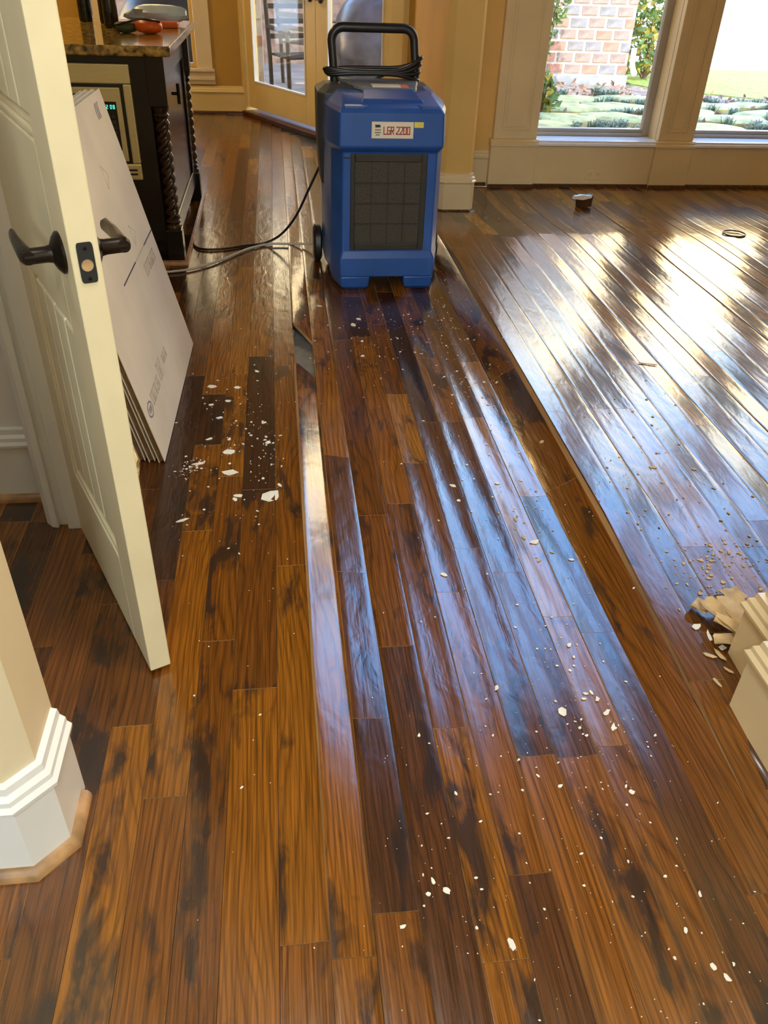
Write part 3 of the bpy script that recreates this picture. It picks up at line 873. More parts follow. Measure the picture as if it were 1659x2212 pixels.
# cord wrapped around the handle legs, tail down to the floor
cordb = MB()
for k in range(4):
    zc = 0.838 + 0.012 * k
    pts = []
    for q in range(40):
        a = 2 * math.pi * q / 40
        cx = -0.028 + (0.208 + 0.004 * k) * math.copysign(abs(math.cos(a)) ** 0.55, math.cos(a))
        cy = 0.235 + 0.036 * math.copysign(abs(math.sin(a)) ** 0.7, math.sin(a))
        fan = max(0, math.cos(a)) ** 2
        cz = 0.848 + (zc - 0.848) * (0.45 + 2.0 * fan) + 0.004 * math.sin(3 * a + k)
        pts.append((cx, cy, cz))
    cordb.tube(pts, 0.0088, 7, closed=True)
tail = [(0.15, 0.272, 0.85), (0.0, 0.285, 0.82), (-0.15, 0.295, 0.66), (-0.25, 0.31, 0.47), (-0.32, 0.35, 0.32), (-0.39, 0.40, 0.17), (-0.47, 0.46, 0.06), (-0.56, 0.48, 0.010), (-0.66, 0.45, 0.007), (-0.76, 0.40, 0.007), (-0.86, 0.39, 0.007), (-0.915, 0.44, 0.007), (-0.935, 0.56, 0.007)]
def smooth_path(P, n=5):
    P = [Vector(p) for p in P]
    out = []
    for i in range(len(P) - 1):
        p0, p1, p2, p3 = P[max(0, i - 1)], P[i], P[i + 1], P[min(len(P) - 1, i + 2)]
        for k in range(n):
            t = k / n
            out.append(0.5 * ((2 * p1) + (p2 - p0) * t + (2 * p0 - 5 * p1 + 4 * p2 - p3) * t * t + (3 * p1 - p0 - 3 * p2 + p3) * t ** 3))
    out.append(P[-1])
    return out
cordb.tube(smooth_path(tail), 0.0062, 7)
cordb.build('power_cord', 'black', dh, smooth=60)
# model label with block lettering
lab = MB().box(-0.0875, 0.0895, -0.2425, -0.2385, 0.660, 0.724).build('model_label', 'labelw', dh, bevel=0.001)
tag(lab, 'cream label lettered LGR 2200 in red')
GL = {'L': [(0, 1, 0, 0), (0, 0, 1, 0)], 'G': [(1, 1, 0, 1), (0, 1, 0, 0), (0, 0, 1, 0), (1, 0, 1, .5), (1, .5, .5, .5)], 'R': [(0, 0, 0, 1), (0, 1, 1, 1), (1, 1, 1, .5), (1, .5, 0, .5), (.45, .5, 1, 0)],
      '2': [(0, 1, 1, 1), (1, 1, 1, .55), (1, .55, 0, .1), (0, .1, 0, 0), (0, 0, 1, 0)], '0': [(0, 0, 0, 1), (0, 1, 1, 1), (1, 1, 1, 0), (1, 0, 0, 0)]}
def glyphs(mb, text, x0, z0, w_, h_, gap, th, y):
    cx = x0
    for ch in text:
        if ch == ' ':
            cx += w_ * 0.7
            continue
        for a, b, c, d in GL[ch]:
            p, q = Vector((cx + a * w_, z0 + b * h_)), Vector((cx + c * w_, z0 + d * h_))
            t = (q - p).normalized() * th * 0.5
            nn = Vector((-t.y, t.x))
            poly = [p - t - nn, q + t - nn, q + t + nn, p - t + nn]
            mb.prism([(v.x, v.y) for v in poly], y, y - 0.0008, 'y')
        cx += w_ + gap
tx = MB()
glyphs(tx, 'LGR 2200', -0.036, 0.677, 0.0105, 0.027, 0.0048, 0.0040, -0.2425)
tx.build('lettering', 'red', lab)
lg = MB()
lg.prism([(-0.072, 0.702), (-0.050, 0.703), (-0.051, 0.711), (-0.056, 0.7135), (-0.066, 0.7125), (-0.0735, 0.7135)], -0.2425, -0.2432, 'y')
for k, (zz, hw) in enumerate(((0.693, 0.0125), (0.683, 0.0125), (0.674, 0.008))):
    for q in range(6):
        x_ = -0.0615 - hw + (2 * hw) * (q + 0.15) / 6
        lg.box(x_, x_ + hw / 4.2, -0.2432, -0.2425, zz - 0.0022, zz + 0.0022)
lg.build('logo', 'ink', lab)
MB().box(0.092, 0.132, -0.2425, -0.2385, 0.702, 0.724).build('small_label', 'labely', dh, bevel=0.001)

# white drain hose lying over the boards
hose = smooth_path([(0.205, 4.13, 0.10), (0.16, 4.24, 0.035), (0.05, 4.30, 0.012), (-0.06, 4.31, 0.009), (-0.17, 4.235, 0.009), (-0.27, 4.10, 0.009), (-0.365, 3.98, 0.009), (-0.47, 3.90, 0.009), (-0.60, 3.865, 0.009)])
tag(MB().tube(hose, 0.0058, 8).build('drain_hose', 'hose', smooth=60), 'thin off-white hose curving across the floor left of the dehumidifier', 'hose')

# ------------------------------------------------------------------ leaning flat boxes
A, B = Vector((-0.383, 2.146, 0)), Vector((-0.365, 3.033, 0))
for k in range(3):
    off = Vector((-0.030 * k, 0.005 * k, 0))
    ex = (B - A).normalized()
    lean = 0.236 - 0.008 * k
    ez = Vector((-lean, 0, 1)).normalized()
    ez = (ez - ex * ez.dot(ex)).normalized()
    ey = ez.cross(ex)
    bxr = thing('flat_box', ('white flattened carton leaning behind the open door, front of the stack', 'flattened carton leaning second in the stack behind the open door', 'flattened carton leaning rearmost in the stack behind the open door')[k], 'box', group='flattened cartons behind the open door')
    bxr.matrix_world = Matrix(((ex.x, ey.x, ez.x, A.x + off.x), (ex.y, ey.y, ez.y, A.y + off.y), (ex.z, ey.z, ez.z, 0.004), (0, 0, 0, 1)))
    Lx, Lz, Ty = 0.887, 0.926 - 0.004 * k, 0.020
    # two liners and a corrugated core
    MB().box(0, Lx, 0, 0.003, 0, Lz).build('front_liner', 'board', bxr, bevel=0.001)
    MB().box(0.004, Lx - 0.004, 0.003, Ty - 0.003, 0.0035, Lz - 0.006).build('corrugated_core', 'kraft', bxr)
    MB().box(0, Lx, Ty - 0.003, Ty, 0, Lz).build('back_liner', 'board', bxr, bevel=0.001)
    if k == 0:
        for q0, q1 in ((Lx - 0.185, Lx), (0.30, 0.52)):
            MB().box(q0, q1, -0.0012, 0.0002, 0.456, 0.460).build('slot', 'ink', bxr)
        MB().box(0.52, Lx - 0.185, -0.0008, 0.0002, 0.456, 0.459).build('fold_line', 'print', bxr)
        rr = random.Random(3)
        for xx0, xx1, zc, hh in ((0.115, 0.255, 0.155, 0.020), (0.285, 0.355, 0.165, 0.030), (0.385, 0.465, 0.165, 0.016), (0.60, 0.80, 0.40, 0.020)):
            pr = MB()
            x_ = xx0
            while x_ < xx1:
                wd = rr.uniform(0.006, 0.013)
                pr.box(x_, x_ + wd * 0.3, -0.0006, 0.0001, zc - hh, zc + hh)
                if rr.random() < 0.7:
                    pr.box(x_, x_ + wd * 0.8, -0.0006, 0.0001, zc + hh * 0.75, zc + hh)
                if rr.random() < 0.6:
                    pr.box(x_, x_ + wd * 0.8, -0.0006, 0.0001, zc - hh, zc - hh * 0.72)
                if rr.random() < 0.5:
                    pr.box(x_ + wd * 0.6, x_ + wd * 0.85, -0.0006, 0.0001, zc - hh, zc + hh * 0.2)
                x_ += wd * 1.35
            pr.build('faint_lettering', 'print', bxr)
        st = MB()
        ov = [(0.068 + 0.034 * math.cos(2 * math.pi * q / 24), 0.150 + 0.024 * math.sin(2 * math.pi * q / 24)) for q in range(24)]
        ov2 = [(0.068 + 0.028 * math.cos(2 * math.pi * q / 24), 0.150 + 0.018 * math.sin(2 * math.pi * q / 24)) for q in range(24)]
        vs = [(a, -0.0006, b) for a, b in ov] + [(a, -0.0006, b) for a, b in ov2]
        st.add(vs, [(q, (q + 1) % 24, 24 + (q + 1) % 24, 24 + q) for q in range(24)])
        for q in range(5):
            st.box(0.050 + q * 0.008, 0.0545 + q * 0.008, -0.0006, 0.0001, 0.143 - 0.004 * (q % 2), 0.158)
        st.build('oval_stamp', 'stamp', bxr)
        mk = MB()
        for q in range(3):
            mk.tube(smooth_path([(0.79 - q * 0.02, -0.0004, 0.90), (0.775 - q * 0.02, -0.0004, 0.88), (0.78 - q * 0.02, -0.0004, 0.855)]), 0.0018, 5)
        mk.build('pen_marks', 'stamp', bxr)
        for cx, cz in ((0.56, 0.72), (0.62, 0.52)):
            tri = MB()
            for a in range(3):
                p = Vector((cx + 0.035 * math.cos(a * 2.094), cz + 0.04 * math.sin(a * 2.094)))
                q_ = Vector((cx + 0.035 * math.cos((a + 1) * 2.094), cz + 0.04 * math.sin((a + 1) * 2.094)))
                d_ = (q_ - p).normalized() * 0.0012
                nn = Vector((-d_.y, d_.x))
                tri.prism([tuple(p - nn), tuple(q_ - nn), tuple(q_ + nn), tuple(p + nn)], -0.0005, 0.0001, 'y')
            tri.build('handling_symbol', 'print', bxr)

# ------------------------------------------------------------------ kitchen island
isl = thing('kitchen_island', 'black kitchen island with rope twist corner posts behind the leaning cartons', 'island', (0, 0, 0))
IX1, IY0, IY1 = -0.478, 4.01, 5.28
MB().box(-1.75, -0.555, IY0 + 0.03, IY1 - 0.02, 0.10, 0.90).box(-1.70, -0.56, IY0 + 0.07, IY1 - 0.05, 0.0, 0.10).build('body', 'cab', isl, bevel=0.004)
MB().box(-0.556, -0.515, IY0 + 0.085, IY1 - 0.085, 0.10, 0.90).build('side_panel', 'cabsheen', isl, bevel=0.004)
fr_ = MB()
ya, yb = IY0 + 0.09, IY1 - 0.09
fr_.box(-0.515, -0.503, ya, ya + 0.09, 0.1, 0.88).box(-0.515, -0.503, yb - 0.09, yb, 0.1, 0.88).box(-0.515, -0.503, ya + 0.09, yb - 0.09, 0.1, 0.19).box(-0.515, -0.503, ya + 0.09, yb - 0.09, 0.78, 0.88)
fr_.build('side_frame', 'cab', isl, bevel=0.004)
for yp in (IY0 + 0.042, IY1 - 0.042):
    xp = -0.517
    p = MB().box(xp - 0.039, xp + 0.039, yp - 0.039, yp + 0.039, 0.70, 0.90).build('corner_post', 'cab', isl, bevel=0.004)
    MB().box(xp - 0.039, xp + 0.039, yp - 0.039, yp + 0.039, 0.0, 0.165).build('post_foot', 'cab', p, bevel=0.004)
    tw = MB()
    tw.lathe([(0.0, 0.165), (0.036, 0.165), (0.038, 0.178), (0.028, 0.186), (0.036, 0.200), (0.028, 0.212), (0.0, 0.212)], (xp, yp, 0), 'z', 20)
    tw.lathe([(0.0, 0.655), (0.028, 0.655), (0.037, 0.664), (0.028, 0.674), (0.036, 0.686), (0.038, 0.700), (0.0, 0.700)], (xp, yp, 0), 'z', 20)
    rings = []
    nn, steps = 20, 72
    for q in range(steps + 1):
        t = q / steps
        z = 0.210 + t * 0.447
        tws = t * 2 * math.pi * 6.5
        rings.append([(xp + (0.026 + 0.0085 * math.cos(3 * (2 * math.pi * k / nn) - tws * 1.0 * 3 / 2.0)) * math.cos(2 * math.pi * k / nn), yp + (0.026 + 0.0085 * math.cos(3 * (2 * math.pi * k / nn) - tws * 1.0 * 3 / 2.0)) * math.sin(2 * math.pi * k / nn), z) for k in range(nn)])
    tw.loft(rings)
    tw.build('rope_twist', 'rope', p, smooth=60)
pu = MB().tube([(-0.503, 4.42, 0.70), (-0.470, 4.42, 0.70)], 0.007, 8).tube([(-0.470, 4.42, 0.655), (-0.470, 4.42, 0.745)], 0.008, 8)
pu.build('pull', 'bronze', isl, smooth=50)
MB().sweep(SHOE, [(-1.7, IY0 + 0.0), (-0.478, IY0 + 0.0), (-0.478, IY1)]).build('shoe_moulding', 'shoe', isl, smooth=50)
top = MB().prism([(-1.9, 3.972), (-0.452, 3.972), (-0.44, 3.984), (-0.44, 5.30), (-0.455, 5.33), (-1.9, 5.33)], 0.90, 0.94)
tag(top.build('countertop', 'granite', bevel=0.008, seg=3), 'gold granite countertop on the black island', 'countertop')

mw = thing('microwave', 'built-in steel microwave with green clock in the island front', 'microwave', (0, IY0 + 0.03, 0))
x0, x1, z0, z1 = -1.24, -0.628, 0.392, 0.866
MB().box(x0, x1, -0.022, 0, z1 - 0.078, z1).box(x0, x1, -0.022, 0, z0, z0 + 0.07).box(x0, x0 + 0.05, -0.022, 0, z0 + 0.07, z1 - 0.078).box(x1 - 0.037, x1, -0.022, 0, z0 + 0.07, z1 - 0.078).build('trim_kit', 'steel', mw, bevel=0.006)
MB().box(x0 + 0.05, x1 - 0.037, -0.012, -0.004, z0 + 0.07, z1 - 0.078).build('gap', 'black', mw)
fp = MB().box(x0 + 0.058, x1 - 0.050, -0.030, -0.012, z0 + 0.082, z1 - 0.090).build('front_panel', 'steel', mw, bevel=0.004)
cp = MB().box(-0.775, -0.700, -0.032, -0.029, z0 + 0.13, z1 - 0.145).build('control_panel', 'glassblack', fp, bevel=0.001)
MB().box(x0 + 0.09, -0.80, -0.032, -0.029, z0 + 0.11, z1 - 0.115).build('door_window', 'glassblack', fp, bevel=0.001)
SEG = {'1': 'bc', '2': 'abged', '5': 'afgcd', '0': 'abcdef', '8': 'abcdefg'}
dg = MB()
def seven(mb, ch, x, z, w_, h_, y):
    t = 0.0022
    S = {'a': (x, x + w_, z + h_ - t, z + h_), 'g': (x, x + w_, z + h_ / 2 - t / 2, z + h_ / 2 + t / 2), 'd': (x, x + w_, z, z + t), 'f': (x, x + t, z + h_ / 2, z + h_), 'b': (x + w_ - t, x + w_, z + h_ / 2, z + h_), 'e': (x, x + t, z, z + h_ / 2), 'c': (x + w_ - t, x + w_, z, z + h_ / 2)}
    for c in SEG[ch]:
        a, b, c_, d = S[c]
        mb.box(a, b, y - 0.001, y, c_, d)
for q, ch in enumerate('1208'):
    seven(dg, ch, -0.757 + q * 0.0125 + (0.004 if q > 1 else 0), 0.692, 0.008, 0.016, -0.032)
dg.build('clock_digits', 'led', cp)
bt = MB()
for r_ in range(6):
    for c_ in range(3):
        bt.box(-0.768 + c_ * 0.021, -0.752 + c_ * 0.021, -0.0335, -0.032, 0.545 + r_ * 0.022, 0.559 + r_ * 0.022)
bt.build('buttons', 'grille', cp)
vt = MB()
for q in range(2):
    vt.box(-0.690, -0.648, -0.0235, -0.021, z0 + 0.022 + q * 0.018, z0 + 0.030 + q * 0.018)
vt.build('vent_slots', 'black', mw)

# things on the counter
ob = thing('tool_pouch', 'orange and dark green pouch lying on the granite countertop', 'pouch', (-0.64, 4.52, 0.94))
def blob(mb, cx, cy, cz, ax, ay, az, n=14, m=8, wob=0.12, seed=1, flat=0.0):
    rr = random.Random(seed)
    ph = [rr.uniform(0, 6.28) for _ in range(6)]
    rings = []
    for j in range(m + 1):
        th = math.pi * (j + 0.0) / m
        ring_ = []
        for i in range(n):
            a = 2 * math.pi * i / n
            k = 1 + wob * (math.sin(3 * a + ph[0] + 2 * th) + 0.6 * math.sin(5 * a + ph[1] - 3 * th) + 0.5 * math.sin(2 * a + ph[2] + 5 * th))
            st = max(0.02, math.sin(th)) ** 0.7
            ring_.append((cx + ax * st * math.cos(a) * k, cy + ay * st * math.sin(a) * k, cz + max(-az, -az * math.cos(th))))
        rings.append(ring_)
    mb.loft(rings)
pb = MB()
blob(pb, 0.055, 0, 0.03, 0.065, 0.06, 0.03, wob=0.05, seed=4)
pb.build('orange_body', 'orange', ob, smooth=50)
pg = MB()
blob(pg, -0.055, 0, 0.024, 0.055, 0.05, 0.024, wob=0.06, seed=6)
pg.build('green_flap', 'green', ob, smooth=50)
MB().tube(smooth_path([(-0.10, -0.03, 0.03), (-0.03, -0.06, 0.05), (0.03, -0.055, 0.062), (0.11, -0.02, 0.05)]), 0.005, 6).build('strap', 'black', ob, smooth=60)
bg_ = MB()
blob(bg_, 0, 0, 0.045, 0.155, 0.10, 0.045, 22, 10, 0.11, 9)
bgo = bg_.build('plastic_bag', 'bag', smooth=35)
bgo.location = (-0.60, 5.03, 0.94)
tag(bgo, 'crumpled pale blue plastic bag on the far end of the granite countertop', 'bag')
ob2 = MB().box(-0.12, 0.12, -0.05, 0.05, 0, 0.028).build('orange_case', 'orange', bevel=0.008)
ob2.location = (-0.60, 4.86, 0.94)
tag(ob2, 'flat orange case on the countertop in front of the blue bag', 'case')
for q, (bx_, by_) in enumerate(((-0.80, 4.78), (-0.86, 5.02), (-0.98, 5.10))):
    bo = thing('bottle', ('dark bottle standing nearest the orange pouch on the countertop', 'dark bottle standing middle of three on the countertop', 'dark bottle standing farthest left of three on the countertop')[q], 'bottle', (bx_, by_, 0.94), group='dark bottles on the countertop')
    MB().lathe([(0, 0), (0.034, 0), (0.036, 0.01), (0.036, 0.17), (0.026, 0.20), (0.014, 0.23), (0.014, 0.28), (0, 0.28)], (0, 0, 0), 'z', 18).build('bottle_body', 'bottle', bo, smooth=50)
    MB().lathe([(0, 0.28), (0.016, 0.28), (0.016, 0.305), (0, 0.305)], (0, 0, 0), 'z', 14).build('cap', 'black', bo, smooth=50)

# ------------------------------------------------------------------ debris on the floor
def chip_mesh(mb, cx, cy, z, r, rr, asp=None, ang=None, th=0.0016, curl=0.0, zf=None):
    n = rr.choice((6, 7, 8, 9))
    asp = asp or rr.uniform(0.45, 0.9)
    ang = rr.uniform(0, 3.14) if ang is None else ang
    ca, sa = math.cos(ang), math.sin(ang)
    lo, hi = [], []
    for k in range(n):
        a = 2 * math.pi * k / n + rr.uniform(-0.25, 0.25)
        q = rr.uniform(0.65, 1.1)
        u, v = r * q * math.cos(a), r * asp * q * math.sin(a)
        x_, y_ = cx + u * ca - v * sa, cy + u * sa + v * ca
        zz = (zf(x_, y_) if zf else z) + curl * (u / r) ** 2
        lo.append((x_, y_, zz + 0.0003))
        hi.append((x_, y_, zz + th))
    mb.loft([lo, hi])

BIG = [(-0.271, 2.657, 0.035), (-0.182, 2.645, 0.028), (-0.209, 2.543, 0.023), (-0.265, 2.518, 0.022), (-0.232, 2.423, 0.027), (-0.257, 2.282, 0.031), (-0.192, 2.197, 0.042), (-0.184, 2.075, 0.052), (-0.064, 1.942, 0.071), (-0.035, 2.001, 0.022), (-0.284, 2.132, 0.050), (-0.306, 1.837, 0.042), (-0.084, 2.380, 0.021), (-0.069, 2.248, 0.023), (-0.111, 2.776, 0.020), (-0.076, 2.284, 0.015), (-0.155, 1.948, 0.027), (-0.164, 1.930, 0.022), (-0.195, 2.276, 0.018),
       (0.326, 0.617, 0.023), (0.216, 0.735, 0.014), (0.237, 0.716, 0.016), (0.204, 0.713, 0.011), (0.428, 1.158, 0.017), (0.634, 1.128, 0.015), (0.648, 1.071, 0.023), (0.649, 1.032, 0.023), (0.554, 1.080, 0.027), (0.620, 1.126, 0.017), (0.612, 1.111, 0.013), (0.630, 0.876, 0.014), (0.623, 0.889, 0.012), (0.641, 1.108, 0.013), (0.289, 0.904, 0.011), (0.153, 0.662, 0.014), (0.494, 0.901, 0.012), (0.729, 1.003, 0.011), (0.382, 1.549, 0.022), (0.482, 1.960, 0.028), (0.484, 1.881, 0.016), (0.287, 3.209, 0.036), (0.309, 3.038, 0.023), (0.297, 2.895, 0.022), (0.155, 3.425, 0.030), (0.317, 3.275, 0.025), (0.656, 1.668, 0.031), (0.734, 1.585, 0.018), (0.671, 0.665, 0.013), (0.621, 0.610, 0.013), (0.655, 0.530, 0.018), (0.641, 0.549, 0.013), (0.629, 1.236, 0.011), (0.621, 1.963, 0.017), (0.630, 1.274, 0.016), (0.239, 1.047, 0.010), (0.391, 1.033, 0.010)]
SPECIAL = {8: 'largest white paint chip, lying on the left boards near the raised seam', 7: 'oval white paint chip, second largest, on the left boards', 10: 'long white paint sliver beside the crumbs below the leaning cartons', 11: 'narrow white paint sliver nearest the open door edge', 6: 'ragged white paint chip just above the oval chip', 19: 'largest white chip near the bottom of the picture on the middle boards'}
rr = random.Random(11)
for i, (x_, y_, s) in enumerate(BIG):
    mb = MB()
    chip_mesh(mb, x_, y_, 0, s * 0.5, rr, asp={8: 0.85, 7: 0.72, 10: 0.35, 11: 0.35, 26: 0.4}.get(i), ang={10: 0.2, 11: 0.4, 7: 0.0}.get(i), curl=0.001, zf=lambda a, b: floor_z(a, b) + 0.0006)
    o = mb.build('paint_chip', 'chip')
    zone = 'left' if x_ < 0.033 else 'middle'
    if i in SPECIAL:
        tag(o, SPECIAL[i], 'paint chip', 'paint chips on the floor')
    else:
        tag(o, 'small white paint chip lying on the %s floor boards' % zone, 'paint chip', 'small paint chips on the %s boards' % zone)
def scatter(name, label, cat, mat, zones, seed, smin, smax):
    r_ = random.Random(seed)
    mb = MB()
    for (cx, cy, sx_, sy_, n) in zones:
        for _ in range(n):
            x_, y_ = r_.gauss(cx, sx_), r_.gauss(cy, sy_)
            if y_ < 0.3 or (x_ > 0.9 and y_ < 1.2) or (0.19 < x_ < 0.76 and 3.58 < y_ < 4.15):
                continue
            s = smin * (smax / smin) ** (r_.random() ** 2.0) * (0.55 + 0.45 * min(1.0, max(0.0, (y_ - 0.5) / 1.6)))
            chip_mesh(mb, x_, y_, 0, s, r_, th=min(0.0015, s * 0.4), zf=lambda a, b: floor_z(a, b) + 0.0006)
    o = mb.build(name, mat)
    return tag(o, label, cat, kind='stuff')
scatter('plaster_crumbs', 'tiny white plaster and paint crumbs scattered over the floor', 'crumbs', 'chip', [(-0.19, 2.35, 0.09, 0.32, 130), (-0.31, 2.11, 0.02, 0.03, 60), (-0.08, 2.2, 0.04, 0.2, 60), (0.42, 3.1, 0.16, 0.25, 150), (0.68, 3.0, 0.07, 0.45, 190), (0.62, 1.15, 0.08, 0.22, 110), (0.5, 0.85, 0.18, 0.25, 150), (0.25, 0.72, 0.07, 0.12, 40), (0.55, 1.9, 0.12, 0.4, 60), (1.25, 4.75, 0.14, 0.15, 30), (0.0, 3.2, 0.3, 0.6, 50), (-0.12, 1.2, 0.1, 0.5, 30), (0.6, 0.6, 0.15, 0.12, 50)], 5, 0.0014, 0.0065)
scatter('paper_crumbs', 'tan torn paper crumbs scattered on the raised right boards', 'crumbs', 'tanchip', [(1.02, 1.38, 0.05, 0.06, 70), (1.12, 1.5, 0.06, 0.07, 120), (0.70, 1.7, 0.06, 0.15, 25), (1.0, 1.75, 0.12, 0.2, 60), (1.25, 1.9, 0.15, 0.3, 40)], 6, 0.002, 0.010)

# torn curled paper pile by the right plinth
def sheet(name, cx, cy, w_, h_, rot, lift, curl, seed, label, mat='tanchip', tilt=0.0):
    r_ = random.Random(seed)
    nx, ny = 7, 6
    mb = MB()
    vs = []
    for j in range(ny + 1):
        for i in range(nx + 1):
            u, v = i / nx - 0.5, j / ny - 0.5
            uu = u * w_ * (1 + (r_.uniform(-0.08, 0.08) if j in (0, ny) else 0))
            vv = v * h_ * (1 + (r_.uniform(-0.15, 0.15) if i in (0, nx) else 0))
            z = curl * (2 * u) ** 2 + tilt * (v + 0.5) * h_ + 0.003 * math.sin(9 * u + 5 * v + seed)
            vs.append((uu, vv, z))
    zmin = min(p[2] for p in vs)
    vs = [(a, b, c - zmin) for a, b, c in vs]
    k = len(vs)
    fs = [(j * (nx + 1) + i, j * (nx + 1) + i + 1, (j + 1) * (nx + 1) + i + 1, (j + 1) * (nx + 1) + i) for j in range(ny) for i in range(nx)]
    vs2 = vs + [(a, b, c + 0.0012) for a, b, c in vs]
    fs2 = [tuple(reversed(f)) for f in fs] + [tuple(q + k for q in f) for f in fs]
    bd = [i for i in range(nx + 1)] + [(j + 1) * (nx + 1) - 1 for j in range(1, ny + 1)] + [ny * (nx + 1) + i for i in range(nx - 1, -1, -1)] + [j * (nx + 1) for j in range(ny - 1, 0, -1)]
    fs2 += [(bd[q], bd[(q + 1) % len(bd)], bd[(q + 1) % len(bd)] + k, bd[q] + k) for q in range(len(bd))]
    mb.add(vs2, fs2)
    o = mb.build(name, mat, smooth=40)
    o.location = (cx, cy, floor_z(cx, cy) + 0.003 + lift)
    o.rotation_euler = (0, 0, math.radians(rot))
    tag(o, label, 'torn paper', 'torn paper by the right plinth')
sheet('torn_paper', 1.035, 1.255, 0.062, 0.155, 8, 0.012, 0.006, 1, 'broad flat sheet of torn tan paper leaning by the right plinth', tilt=0.12)
sheet('torn_paper', 0.985, 1.275, 0.042, 0.115, 22, 0.010, 0.016, 2, 'curled tan paper strip left of the broad torn sheet', tilt=0.05)
sheet('torn_paper', 1.000, 1.225, 0.035, 0.105, 48, 0.018, 0.010, 3, 'tan paper flap folded over the curled strip by the plinth', tilt=0.1)
sheet('torn_paper', 0.985, 1.205, 0.035, 0.085, 82, 0.006, 0.010, 4, 'lowest tan paper flap with a pale torn edge by the plinth', tilt=0.05)
sheet('torn_paper', 0.955, 1.315, 0.045, 0.040, 40, 0.004, 0.012, 5, 'small crumpled tan paper bit at the far left of the torn pile')
sheet('torn_paper', 1.06, 1.36, 0.055, 0.045, 10, 0.002, 0.006, 6, 'small tan paper bit behind the broad torn sheet')
for q, (x_, y_, l_, a_) in enumerate(((0.945, 1.235, 0.036, 80), (0.945, 1.18, 0.040, 110), (0.918, 1.18, 0.036, 150), (0.948, 1.135, 0.030, 135), (0.905, 1.105, 0.030, 110), (0.962, 1.20, 0.022, 30), (0.925, 1.265, 0.028, 20))):
    mb = MB()
    chip_mesh(mb, x_, y_, 0, l_ * 0.5, rr, asp=0.3 if q < 5 else 0.7, ang=math.radians(a_), curl=0.002, zf=lambda a, b: floor_z(a, b) + 0.001)
    tag(mb.build('paper_shred', 'chip' if q in (0, 5, 6) else 'tanchip'), 'small torn paper shred on the floor beside the torn pile', 'paper shred', 'paper shreds beside the torn pile')

# small dark wood block with plaster, floor ring, flat slivers
wb = thing('wood_block', 'small dark brown wood offcut standing on the floor near the garden windows', 'offcut', (1.915, 5.09, floor_z(1.915, 5.09) + 0.002), 0.25)
MB().prism([(-0.035, 0), (0.045, 0.005), (0.05, 0.075), (0.02, 0.06), (-0.045, 0.08)], -0.03, 0.03, 'y').build('block', 'darkwood', wb, bevel=0.003)
MB().prism([(-0.10, 0.062), (-0.03, 0.052), (0.03, 0.060), (0.035, 0.072), (-0.04, 0.082), (-0.09, 0.078)], -0.038, -0.012, 'y').build('plaster_flake', 'chip', wb)
rg = MB().tube([(0.062 * math.cos(2 * math.pi * q / 36), 0.062 * math.sin(2 * math.pi * q / 36), 0.004) for q in range(36)], 0.004, 6, closed=True).build('floor_outlet_ring', 'plate', smooth=60)
rg.location = (2.60, 4.42, floor_z(2.60, 4.42) + 0.002)
tag(rg, 'thin dark ring set on the shiny floor below the second garden window', 'floor ring')
sv = MB()
chip_mesh(sv, 1.36, 2.66, 0, 0.055, random.Random(2), asp=0.12, ang=-0.15, curl=0.004, zf=lambda a, b: floor_z(a, b) + 0.001)
tag(sv.build('wood_sliver', 'raw'), 'thin pale wood sliver lying on the raised right boards', 'sliver')

# ------------------------------------------------------------------ garden
g_ = MB().prism([(1.2, 5.9), (40, 5.9), (40, 10.2), (6.2, 10.35), (5.0, 11.2), (4.4, 12.3), (4.0, 13.2), (-4, 13.2), (-4, 8.6), (-0.1, 8.5), (0.9, 6.4)], -0.30, -0.10).build('garden_bed', 'ground')
struct(g_, 'leaf strewn mulch bed outside the garden windows', 'ground')
ln = MB().prism([(40, 10.2), (40, 14.0), (4.3, 13.4), (4.4, 12.3), (5.0, 11.2), (6.2, 10.35)], -0.30, -0.085).build('lawn', 'grass')
struct(ln, 'sunlit green lawn beyond the mulch bed', 'lawn')
dv = MB().box(-30, 90, 13.2, 160, -0.35, -0.12).build('driveway', 'drive')
struct(dv, 'glaring pale paved yard beyond the lawn', 'ground')

def brick_pier(name, label, x0, y0, wx, wy, rows, cols, bl_, bh, gap, z0, mats, rotz=0, seed=3, faces=('f', 'l')):
    t = thing(name, label, 'brick pier', (x0, y0, z0), rotz)
    H_ = rows * (bh + gap)
    MB().box(0, wx, 0, wy, 0, H_).build('mortar_core', 'mortar', t)
    r_ = random.Random(seed)
    meshes = {}
    for m in mats:
        mb = MB().box(-bl_ / 2, bl_ / 2, -0.014, 0.03, -bh / 2, bh / 2)
        o = mb.build('brick', m, bevel=0.006, seg=1)
        meshes[m] = o.data
        bpy.data.objects.remove(o)
    for j in range(rows):
        z = (j + 0.5) * (bh + gap)
        off = 0 if j % 2 else -(bl_ + gap) / 2
        def put(px, py, rot, sc_=1.0):
            m = r_.choice(mats)
            o = bpy.data.objects.new('brick', meshes[m])
            C.objects.link(o)
            o.parent = t
            o.location = (px, py, z + r_.uniform(-0.003, 0.003))
            o.rotation_euler = (0, r_.uniform(-0.01, 0.01), rot)
            o.scale = (sc_, 1, 1)
        x_ = off
        while x_ < wx - 0.02:
            a, b = max(0.0, x_), min(wx, x_ + bl_)
            if b - a > 0.04:
                put((a + b) / 2, 0.0, 0, (b - a) / bl_)
            x_ += bl_ + gap
        if 'l' in faces:
            y_ = off
            while y_ < wy - 0.02:
                a, b = max(0.0, y_), min(wy, y_ + bl_)
                if b - a > 0.04:
                    put(0.0, (a + b) / 2, -math.pi / 2, (b - a) / bl_)
                y_ += bl_ + gap
    return t
